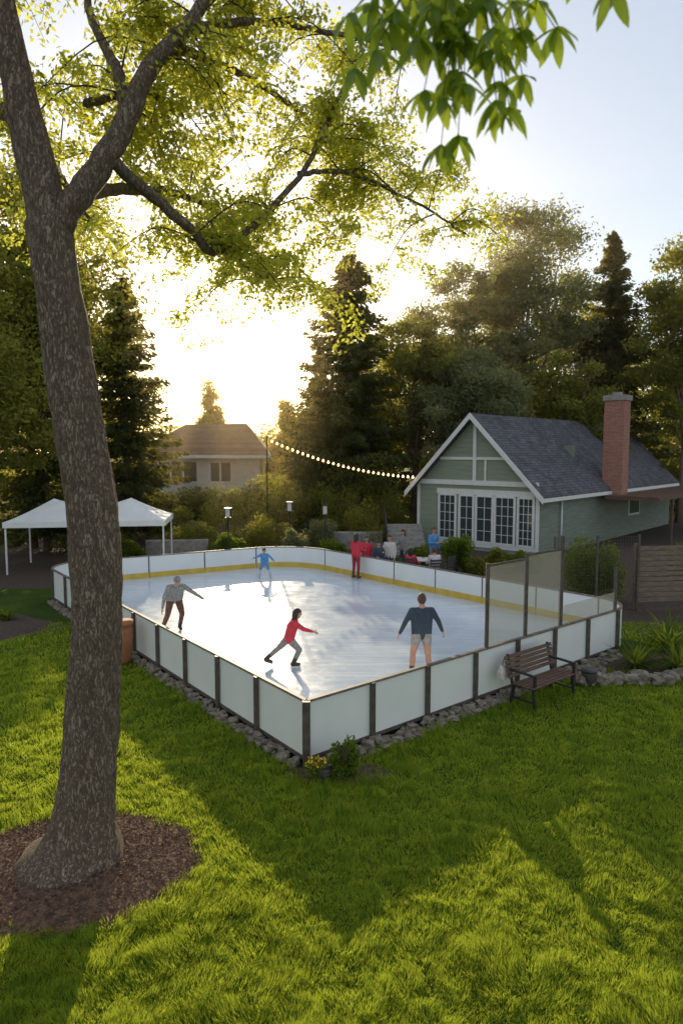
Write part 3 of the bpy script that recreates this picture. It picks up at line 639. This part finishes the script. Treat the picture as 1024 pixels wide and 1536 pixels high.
# ------------------------------------------------------------------ bench
bn=empty('park_bench',(3.85,13.2,0),math.atan2(.64,.77)); b=B(); Wb=.78
for i in range(5): y=-.44+i*.098; b.box(-Wb,Wb,y-.038,y+.038,.44,.465)
for i in range(5): 
    z=.53+i*.085; y=.06+i*.025; b.add([(-Wb,y,z),(Wb,y,z),(Wb,y+.022,z+.068),(-Wb,y+.022,z+.068),(-Wb,y+.022,z-.005),(Wb,y+.022,z-.005),(Wb,y+.044,z+.063),(-Wb,y+.044,z+.063)],[(0,1,2,3),(7,6,5,4),(3,2,6,7),(0,4,5,1),(0,3,7,4),(1,5,6,2)])
b.make('slats',[M['deck']],bn,bevel=.006)
b=B()
for x in (-.66,.66):
    b.beam((x,-.45,0),(x,-.40,.43),.05,.05); b.beam((x,.10,0),(x,.03,.43),.05,.05); b.beam((x,-.46,.415),(x,.09,.415),.05,.045); b.beam((x,.075,.42),(x,.20,.96),.05,.04)
    b.beam((x,-.45,.66),(x,.13,.68),.06,.035); b.beam((x,-.43,.44),(x,-.43,.66),.045,.045); b.beam((x,-.42,.15),(x,.07,.15),.03,.03)
b.make('frame',[M['blackm']],bn)
bg=empty('tote_bag',(3.15,12.92,.47),.7); b=B(); b.add([(-.13,-.07,0),(.13,-.07,0),(.13,.07,0),(-.13,.07,0),(-.15,-.06,.15),(.15,-.06,.15),(.15,.06,.15),(-.15,.06,.15),(-.12,-.02,.29),(.12,-.03,.27),(.12,.02,.28),(-.12,.02,.30)],[(0,3,2,1),(0,1,5,4),(1,2,6,5),(2,3,7,6),(3,0,4,7),(4,5,9,8),(5,6,10,9),(6,7,11,10),(7,4,8,11),(8,9,10,11)]); b.make('bag_body',[M['whitec']],bg,bevel=.03)
b=B(); b.tube(interp([(-.08,-.02,.27),(-.06,-.03,.4),(.06,-.03,.4),(.08,-.02,.26)],10),[.008]*10,6); b.make('handle',[M['boot']],bg,True)
# ------------------------------------------------------------------ pots
def pot(name,x,y,r,h,mat,plant=True):
    e=empty(name,(x,y,0)); b=B(); pr=[(.62,0),(.8,.12),(.96,.5),(1,.8),(.92,.9),(1.06,.92),(1.06,1.0),(.94,1.0),(.88,.9)]
    b.tube([(0,0,h*q[1]+i*1e-4) for i,q in enumerate(pr)],[r*q[0] for q in pr],28); b.make('pot',[mat],e,True)
    return e
pot('terracotta_pot',-5.05,15.35,.26,1.0,M['terra']); pot('plant_pot',-.25,9.8,.11,.16,M['boot']); pot('plant_pot',5.15,13.85,.16,.35,M['boot'])
for x,y in ((-9.9,26.9),(2.1,26.4),(3.0,26.2)): pot('terracotta_pot',x,y,.2,.45,M['terra']); shrub('potted_plant',x,y,.4,.3,.3,.5,'leafG',700,.07,clumps=10)
# ------------------------------------------------------------------ fences
fn=empty('slat_fence'); b=B()
for (p,q) in (((9.0,20.6),(15.5,21.6)),):
    for i in range(11): b.wall(p,q,.25+i*.16,.25+i*.16+.125,.025)
b.make('slats',[M['slat']],fn); b=B()
for t in (0,.28,.56,.84,1): x=9+6.5*t;y=20.6+t; b.box(x-.05,x+.05,y+.015,y+.115,0,2.05)
b.make('posts',[M['slat']],fn)
mf=empty('wire_mesh_fence'); b=B(); p=Vector((6.3,20.0));q=Vector((9.0,20.5))
for t in (0,.5,1): c=p.lerp(q,t); b.box(c.x-.03,c.x+.03,c.y-.03,c.y+.03,0,2.35)
for i in range(24): z=.1+i*.095; b.wall(p,q,z,z+.007,.007)
for i in range(32): c=p.lerp(q,i/31); b.box(c.x-.0035,c.x+.0035,c.y-.0035,c.y+.0035,.05,2.32)
b.make('mesh',[M['post']],mf)
rf2=empty('retaining_wall'); b=B(); b.wall((-9,31.2),(-6.2,31.6),0,.75,.3); b.wall((-1,33.2),(2.0,33.4),0,.9,.35); b.make('blocks',[M['stone']],rf2,bevel=.03)
stp=empty('stone_steps'); b=B()
for i in range(7): b.box(2.2,4.0,31.5+i*.38,31.5+(i+1)*.38+.02,0,.17*(i+1))
b.make('treads',[M['stone']],stp,bevel=.015)
b=B(); b.beam((2.15,31.4,.95),(2.15,34.1,2.1),.04,.04); 
for i in range(7): b.box(2.13,2.17,31.5+i*.42,31.54+i*.42,0,.98+i*.175)
b.make('handrail',[M['blackm']],stp)
def glamp(x,y,h):
    e=empty('garden_lamp',(x,y,0)); b=B(); b.tube([(0,0,0),(0,0,h)],[.035,.025],8); b.box(-.13,.13,-.13,.13,h,h+.03); b.box(-.14,.14,-.14,.14,h+.42,h+.46)
    for sx in(-1,1):
        for sy in(-1,1): b.box(sx*.11-.012,sx*.11+.012,sy*.11-.012,sy*.11+.012,h+.03,h+.42)
    b.make('post_and_frame',[M['blackm']],e); c=B(); c.box(-.09,.09,-.09,.09,h+.04,h+.4); c.make('lantern_glass',[M['whitec']],e)
glamp(-2.4,31.5,2.05); glamp(-.75,31,1.95); glamp(-5.0,30,1.9)
def chair(x,y,rz):
    e=empty('patio_chair',(x,y,0),rz); b=B()
    for sx in(-1,1):
        b.beam((sx*.25,-.25,0),(sx*.25,-.22,.6),.035,.035); b.beam((sx*.25,.25,0),(sx*.25,.32,.95),.035,.035); b.beam((sx*.25,-.25,.6),(sx*.25,.28,.62),.05,.025)
    for i in range(5): b.box(-.25,.25,-.22+i*.1,-.14+i*.1,.40,.425)
    for i in range(4): b.beam((-.25,.275+i*.013,.55+i*.11),(.25,.275+i*.013,.55+i*.11),.02,.07)
    b.make('frame',[M['boot']],e)
chair(2.6,25.2,2.6); chair(3.4,24.9,3.4); chair(2.0,27.2,2.0); chair(3.9,25.6,4.0)
tb_=empty('patio_table',(3.0,25.9,0)); b=B(); b.tube([(0,0,.70),(0,0,.74)],[.5,.5],24); b.tube([(0,0,.02),(0,0,.7)],[.04,.04],8); b.tube([(0,0,0),(0,0,.03)],[.28,.24],20); b.make('top_and_stem',[M['whitec']],tb_)
lp=empty('leaning_pole',(0,0,0)); b=B(); b.tube([(-9.2,17.6,0),(-9.9,18.2,2.9)],[.05,.035],8); b.make('pole',[M['slat']],lp,True)
# ------------------------------------------------------------------ people
BASE=dict(pel=(0,0,.95),wai=(0,0,1.1),che=(0,.01,1.3),nek=(0,0,1.47),hed=(0,.02,1.64),shR=(.185,0,1.42),elR=(.24,-.02,1.14),wrR=(.25,.08,.90),hipR=(.095,0,.92),knR=(.11,.02,.5),anR=(.12,-.02,.13),
   shL=(-.185,0,1.42),elL=(-.24,-.02,1.14),wrL=(-.25,.08,.90),hipL=(-.095,0,.92),knL=(-.11,.02,.5),anL=(-.12,-.02,.13))
def head(root,mats,c,s,yaw,pitch,hair,long=False,hat=None):
    nu,nv_=36,26
    def prof(u,v,k=0):
        ph=math.pi*v; th=2*math.pi*u; z=math.cos(ph); r=math.sin(ph); x=r*math.sin(th); y=r*math.cos(th)
        w=.078*(1-.28*max(0,-z)**1.3); dpt=.098*(1-.12*max(0,-z)); X=x*w;Yy=y*dpt;Z=z*.118
        if not k and y>0:
            Yy+=.022*math.exp(-((X/.011)**2)-(((Z+.012)/.016)**2))+.010*math.exp(-((X/.009)**2)-(((Z-.012)/.02)**2))
            Yy+=.006*math.exp(-((X/.025)**2)-(((Z+.062)/.009)**2)); 
            for sx in(-1,1): Yy-=.012*math.exp(-(((X-sx*.03)/.016)**2)-(((Z-.012)/.012)**2))
            Yy+=.008*math.exp(-((X/.03)**2)-(((Z+.095)/.018)**2))
        if k: f=1+k; X*=f;Yy=Yy*f-.004;Z=Z*f+.004
        return (X,Yy,Z)
    def grid(k): 
        v=[];f=[]
        for j in range(nv_+1):
            for i in range(nu): v.append(prof(i/nu,max(.004,min(.996,j/nv_)),k))
        for j in range(nv_):
            for i in range(nu): a=j*nu+i;b_=j*nu+(i+1)%nu; f.append((a,a+nu,b_+nu,b_))
        return v,f
    Rm=Matrix.Rotation(yaw,3,'Z')@Matrix.Rotation(pitch,3,'X'); T=lambda p: tuple(Rm@(Vector(p)*s)+Vector(c))
    b=B(); v,f=grid(0); b.add([T(p) for p in v],f,0)
    for k,fc in enumerate(f):
        m=[sum(v[i][q] for i in fc)/4 for q in range(3)]
        if m[1]>0 and abs(m[0])<.024 and abs(m[2]+.062)<.007: b.m[k]=1
    for sx in(-1,1):
        b.capsule(T((sx*.03,.079,.012)),T((sx*.0305,.079,.012)),.0095*s,.0095*s,8,2)
        b.capsule(T((sx*.016,.09,.032)),T((sx*.042,.082,.031)),.0035*s,.003*s,6,3)
        b.capsule(T((sx*.08,-.005,.02)),T((sx*.078,-.002,-.022)),.015*s,.009*s,8,0)
    b.make('head',[M['skin'],M['lip'],M['eye'],M[hair]],root,True)
    hb=B(); v,f=grid(.10 if not hat else .12); keep=[]
    for fc in f:
        m=[sum(v[i][q] for i in fc)/4 for q in range(3)]
        line=.055 if m[1]>.03 else (.055-(.03-m[1])*(1.3 if not hat else .3)); 
        if m[2]>max(line,-.075): keep.append(fc)
    vv=[T((p[0]*(1+.05*noise.noise(Vector(p)*60)),p[1]*(1+.05*noise.noise(Vector(p)*60+Vector((3,3,3)))),p[2]*(1+.05*noise.noise(Vector(p)*50)))) for p in v]
    hb.add(vv,keep,0)
    if long:
        for i in range(9):
            a=math.pi*(.62+.76*i/8)
            x=math.sin(a)*.075;y=math.cos(a)*.085; hb.capsule(T((x,y,.03)),T((x*.95,y*1.05-.01,-.19)),.028*s,.014*s,8,0)
    if hat:
        hb.capsule(T((0,.085,.055)),T((0,.135,.047)),.03*s,.012*s,10,0); hb.capsule(T((-.04,.08,.054)),T((.04,.08,.054)),.022*s,.022*s,10,0)
    o=hb.make('cap' if hat else 'hair',[M[hat] if hat else M[hair]],root,True); sm=o.modifiers.new('t','SOLIDIFY'); sm.thickness=.008*s; sm.offset=0
def remesh(ob,vox,it=4):
    m=ob.modifiers.new('r','REMESH'); m.mode='VOXEL'; m.voxel_size=vox; s=ob.modifiers.new('s','SMOOTH'); s.iterations=it; s.factor=.5
    dg=bpy.context.evaluated_depsgraph_get(); me=D.meshes.new_from_object(ob.evaluated_get(dg)); ob.modifiers.clear(); ob.data=me
    me.polygons.foreach_set('use_smooth',np.ones(len(me.polygons),bool)); return me
def person(name,loc,yaw,s,pose,outfit,hair='hairB',longh=False,hat=None,hyaw=0,hpitch=0,skates=True,wide=1.0):
    root=empty(name,loc,yaw); J={k:Vector(v) for k,v in BASE.items()}
    for k,v in pose.items(): J[k]=Vector(v)
    top,bot,shin,boot=outfit['top'],outfit['bottom'],outfit.get('shin',outfit['bottom']),outfit.get('boot','boot')
    caps=[]
    def c(p,q,a,b_,m): caps.append((Vector(p)*s,Vector(q)*s,a*s*wide,b_*s*wide,m))
    for sd_ in 'LR':
        sh,el,wr,hp,kn,an=[J[k+sd_] for k in('sh','el','wr','hip','kn','an')]
        c(sh,el,.062,.047,top); c(el,wr,.048,.034,top)
        c(wr,wr+(wr-el).normalized()*.03,.026,.026,'skin')
        if outfit.get('shorts'):
            m=hp.lerp(kn,.36); c(hp,m,.105,.088,bot); c(hp.lerp(kn,.45),kn,.078,.056,'skin'); c(kn,kn.lerp(an,.35),.052,.056,'skin'); c(kn.lerp(an,.35),an,.055,.036,'skin')
        else:
            c(hp,kn,.095,.062,bot); c(kn,kn.lerp(an,.35),.060,.058,shin); c(kn.lerp(an,.35),an,.058,.043,shin)
        fw=Vector(outfit.get('foot'+sd_,(0,1,0))).normalized()
        c(an+(kn-an).normalized()*.13,an,.052,.05,boot); c(an+Vector((0,0,-.035))-fw*.035,an+Vector((0,0,-.045))+fw*.15,.045,.036,boot)
        c(hp,J['che'].lerp(sh,.62),.10,.095,top); c(J['pel'],hp,.11,.10,bot)
    c(J['pel'],J['wai'],.115,.11,top); c(J['wai'],J['che'],.115,.12,top); c(J['che'],J['nek']-Vector((0,0,.03)),.11,.06,top)
    c(J['shL'],J['shR'],.062,.062,top); c(J['nek'],J['nek'].lerp(J['hed'],.6),.054,.05,'skin')
    b=B(); [b.capsule(p,q,a,b_,16) for p,q,a,b_,m in caps]
    ob=b.make('body',[],root); me=remesh(ob,.014*max(.8,s),5)
    names=sorted({k[4] for k in caps}); 
    for nme in names: me.materials.append(M[nme])
    nf_=len(me.polygons); cc=np.zeros(nf_*3,np.float32); me.polygons.foreach_get('center',cc); cc=cc.reshape(-1,3); best=np.full(nf_,1e9); idx=np.zeros(nf_,np.int32)
    for p,q,a,b_,m in caps:
        p_=np.array(p);d=np.array(q-p);L2=max(1e-9,(d@d)); t=np.clip(((cc-p_)@d)/L2,0,1); dist=np.linalg.norm(cc-p_-t[:,None]*d,axis=1)-(a+(b_-a)*t)
        if m=='skin': dist=dist+.002
        k=dist<best; best[k]=dist[k]; idx[k]=names.index(m)
    me.polygons.foreach_set('material_index',idx); me.update()
    hb=B()
    for sd_,sg in (('L',-1),('R',1)):
        el,wr=J['el'+sd_],J['wr'+sd_]; d=(wr-el).normalized(); side=Vector((0,1,0))-d*d.y
        if side.length<.2: side=Vector((0,0,1))-d*d.z
        side.normalize(); nrm=d.cross(side).normalized()*sg
        if nrm.x*sg>0 and abs(nrm.x)>.3: nrm=-nrm
        o=wr+d*.03
        for k,off in enumerate((-.026,-.009,.009,.026)):
            hb.capsule(o*s,(o+d*.075+side*off)*s,.016*s,.0125*s,8)
            L=(.062,.078,.084,.072)[k]; p=o+d*.078+side*off; cur=d.copy()
            for g in range(3):
                cur=(cur+nrm*(.22+.12*g)).normalized(); q=p+cur*L*(.45,.32,.23)[g]; hb.capsule(p*s,q*s,(.0095-.001*g)*s,(.0085-.001*g)*s,8); p=q
        p=o+d*.02+side*.024; 
        for g,(dd,l) in enumerate(((d*.6+side*.8,.04),(d*.85+side*.45+nrm*.2,.032),(d*.95+side*.2+nrm*.3,.026))):
            q=p+dd.normalized()*l; hb.capsule(p*s,q*s,(.013-.002*g)*s,(.011-.002*g)*s,8); p=q
    ho=hb.make('hands',[],root); me=remesh(ho,.0055*max(.7,s),2); me.materials.append(M[outfit.get('hand','skin')])
    me.polygons.foreach_set('material_index',np.zeros(len(me.polygons),np.int32))
    head(root,None,J['hed']*s,s*outfit.get('hs',1.0),hyaw,hpitch,hair,longh,hat)
    if skates:
        kb=B()
        for sd_ in 'LR':
            an=J['an'+sd_]; fw=Vector(outfit.get('foot'+sd_,(0,1,0))).normalized(); base=an+Vector((0,0,-.10))
            kb.beam((base-fw*.09)*s,(base+fw*.19)*s,.006*s,.03*s); kb.beam((base-fw*.05+Vector((0,0,.02)))*s,(base-fw*.02+Vector((0,0,.02)))*s,.02*s,.05*s); kb.beam((base+fw*.10+Vector((0,0,.02)))*s,(base+fw*.13+Vector((0,0,.02)))*s,.02*s,.05*s)
        kb.make('skate_blades',[M['steel']],root)
    return root
R=math.radians
person('man_skating',(1.62,13.55,zi),R(4),1.0,dict(elR=(.34,.03,1.2),wrR=(.44,.10,.98),elL=(-.33,.0,1.19),wrL=(-.43,.05,.96),knL=(-.16,.08,.52),anL=(-.2,-.02,.12),knR=(.14,.03,.51),anR=(.16,-.10,.12),shL=(-.2,0,1.42),shR=(.2,0,1.42)),
  dict(top='navy',bottom='khaki',shorts=1,boot='boot'),'hairB',hyaw=R(-8),wide=1.12)
person('girl_skating',(-1.12,14.35,zi),R(-78),.80,dict(pel=(0,0,.80),wai=(0,.04,.94),che=(0,.11,1.12),nek=(0,.17,1.27),hed=(0,.22,1.43),shR=(.15,.13,1.22),elR=(.27,.34,1.08),wrR=(.33,.56,1.02),shL=(-.15,.16,1.22),elL=(-.28,.02,1.03),wrL=(-.34,.1,.84),
   hipR=(.085,0,.77),knR=(.10,.26,.47),anR=(.08,.10,.12),hipL=(-.085,0,.77),knL=(-.12,-.26,.50),anL=(-.14,-.60,.22)),
  dict(top='red',bottom='greyc',boot='boot',footL=(0,.9,-.35),hs=1.15),'hairK',longh=True,hyaw=R(12),hpitch=R(-8),wide=1.25)
person('man_bending',(-4.25,17.2,zi),R(-155),1.0,dict(pel=(0,-.12,.84),wai=(0,-.04,.96),che=(0,.10,1.12),nek=(0,.2,1.25),hed=(0,.30,1.37),shL=(-.18,.14,1.2),elL=(-.42,.2,1.02),wrL=(-.64,.25,.86),shR=(.18,.14,1.2),elR=(.30,.14,.93),wrR=(.36,.22,.71),
   hipL=(-.1,-.12,.81),knL=(-.15,.10,.48),anL=(-.12,-.08,.12),hipR=(.1,-.12,.81),knR=(.22,.10,.47),anR=(.30,-.14,.12)),
  dict(top='plaid',bottom='brownp',boot='boot',footR=(.3,1,0)),'hairK',hat='greyc',hyaw=R(0),hpitch=R(-28),wide=1.12)
person('boy_skating',(-2.8,24.6,zi),R(175),.70,dict(pel=(0,-.05,.82),wai=(0,-.02,.95),che=(0,.03,1.13),nek=(0,.06,1.27),hed=(0,.09,1.43),shL=(-.16,.03,1.23),elL=(-.36,.08,1.08),wrL=(-.5,.16,.95),shR=(.16,.03,1.23),elR=(.36,.08,1.12),wrR=(.54,.14,1.06),
   hipL=(-.09,-.05,.79),knL=(-.22,.12,.48),anL=(-.32,.0,.12),hipR=(.09,-.05,.79),knR=(.2,.12,.48),anR=(.26,.0,.12)),dict(top='blue',bottom='blue',shin='whitec',boot='bootW',hs=1.15),'hairK',hpitch=R(-5),wide=1.15)
person('woman_standing',(.52,24.35,zi),R(-40),.94,dict(elR=(.26,.06,1.16),wrR=(.16,.28,1.10),elL=(-.26,.04,1.16),wrL=(-.18,.26,1.08)),dict(top='red',bottom='redD',boot='boot'),'hairK',longh=True,hyaw=R(20))
for i,(nm,x,y,yw,s,o,hr,lg) in enumerate([('woman_spectator',.95,25.5,160,.95,dict(top='red',bottom='greyc'),'hairB',True),('boy_spectator',1.38,25.2,190,.86,dict(top='navy',bottom='greyc'),'hairK',False),('man_spectator',1.8,25.4,150,.98,dict(top='whitec',bottom='navy'),'hairB',False),
    ('woman_spectator',2.5,27.4,120,.96,dict(top='greyc',bottom='navy'),'hairK',True),('man_spectator',3.7,27.3,215,1.02,dict(top='blue',bottom='greyc'),'hairB',False)]):
    person(nm,(x,y,.004),R(yw),s,dict(elR=(.27,.05,1.15),wrR=(.15,.26,1.1+.02*i)),o,hr,longh=lg,skates=False,hpitch=R(-6))
SEAT=dict(pel=(0,-.08,.53),wai=(0,-.09,.68),che=(0,-.07,.88),nek=(0,-.06,1.05),hed=(0,-.02,1.22),shR=(.185,-.06,1.0),elR=(.25,.04,.76),wrR=(.17,.26,.68),shL=(-.185,-.06,1.0),elL=(-.25,.04,.76),wrL=(-.17,.26,.68),
   hipR=(.095,-.06,.52),knR=(.13,.36,.52),anR=(.13,.40,.12),hipL=(-.095,-.06,.52),knL=(-.13,.36,.52),anL=(-.13,.40,.12))
person('woman_seated',(2.6,25.2,0),R(149)+math.pi,.95,SEAT,dict(top='red',bottom='navy'),'hairK',longh=True,skates=False,hyaw=R(20))
person('man_seated',(3.4,24.9,0),R(195)+math.pi,1.0,SEAT,dict(top='whitec',bottom='greyc'),'hairB',skates=False,hyaw=R(-20))
# ------------------------------------------------------------------ evening haze (thin scattering air above the gardens beyond the rink)
hz_=B(); hz_.box(-60,60,30.2,82,-.5,26); ho=hz_.make('evening_haze',[],None)
m,nt,out=newmat('haze_air'); vs_=N(nt,'ShaderNodeVolumeScatter'); vs_.inputs['Color'].default_value=(1,.74,.42,1); vs_.inputs['Density'].default_value=.0023; vs_.inputs['Anisotropy'].default_value=.7
nt.links.new(vs_.outputs[0],out.inputs['Volume']); ho.data.materials.append(m)
# ------------------------------------------------------------------ world, sun, camera
az,el=R(-9),R(15)
sdir=Vector((math.sin(az)*math.cos(el),math.cos(az)*math.cos(el),math.sin(el)))
w=D.worlds.new('World'); scene.world=w; w.use_nodes=True; nt=w.node_tree; bg=nt.nodes['Background']
sky=nt.nodes.new('ShaderNodeTexSky'); sky.sky_type='NISHITA'; sky.sun_disc=False; sky.sun_elevation=el; sky.sun_rotation=az; sky.dust_density=.5; sky.air_density=1.0; sky.ozone_density=1.0
bg.inputs[1].default_value=.10
gd=Vector((math.sin(R(-8))*math.cos(R(3.2)),math.cos(R(-8))*math.cos(R(3.2)),math.sin(R(3.2))))
tc=nt.nodes.new('ShaderNodeTexCoord'); nm=nt.nodes.new('ShaderNodeVectorMath'); nm.operation='NORMALIZE'; nt.links.new(tc.outputs['Generated'],nm.inputs[0])
dt=nt.nodes.new('ShaderNodeVectorMath'); dt.operation='DOT_PRODUCT'; nt.links.new(nm.outputs[0],dt.inputs[0]); dt.inputs[1].default_value=gd
hz=nt.nodes.new('ShaderNodeVectorMath'); hz.operation='ADD'; nt.links.new(sky.outputs[0],hz.inputs[0]); hz.inputs[1].default_value=(3.95,4.0,4.1)
cur=hz.outputs[0]
for pwr,colr in ((14,(2.4,1.6,.7)),(150,(7,4.0,1.4)),(1500,(30,20,9)),(14000,(900,720,450))):
    cl_=nt.nodes.new('ShaderNodeMath'); cl_.operation='MAXIMUM'; cl_.inputs[1].default_value=0; nt.links.new(dt.outputs['Value'],cl_.inputs[0])
    pw_=nt.nodes.new('ShaderNodeMath'); pw_.operation='POWER'; pw_.inputs[1].default_value=pwr; nt.links.new(cl_.outputs[0],pw_.inputs[0])
    sc=nt.nodes.new('ShaderNodeVectorMath'); sc.operation='SCALE'; sc.inputs[0].default_value=colr; nt.links.new(pw_.outputs[0],sc.inputs['Scale'])
    ad=nt.nodes.new('ShaderNodeVectorMath'); ad.operation='ADD'; nt.links.new(cur,ad.inputs[0]); nt.links.new(sc.outputs[0],ad.inputs[1]); cur=ad.outputs[0]
nt.links.new(cur,bg.inputs[0])
sl_=D.lights.new('sun','SUN'); sl_.energy=5.0; sl_.angle=R(.5); sl_.color=(1,.82,.54); so=D.objects.new('sun',sl_); so.rotation_euler=(-sdir).to_track_quat('-Z','Y').to_euler(); so.location=(-20,60,30); COL.objects.link(so)
cam=D.cameras.new('camera'); cam.sensor_fit='VERTICAL'; cam.sensor_height=36; cam.lens=24; cam.clip_end=2000; cam.dof.use_dof=True; cam.dof.focus_distance=14; cam.dof.aperture_fstop=2.2
co=D.objects.new('camera',cam); co.location=(0,0,4.9); co.rotation_euler=(R(84.8),0,0); COL.objects.link(co); scene.camera=co
scene.view_settings.view_transform='Standard'; scene.view_settings.look='None'; scene.view_settings.exposure=0
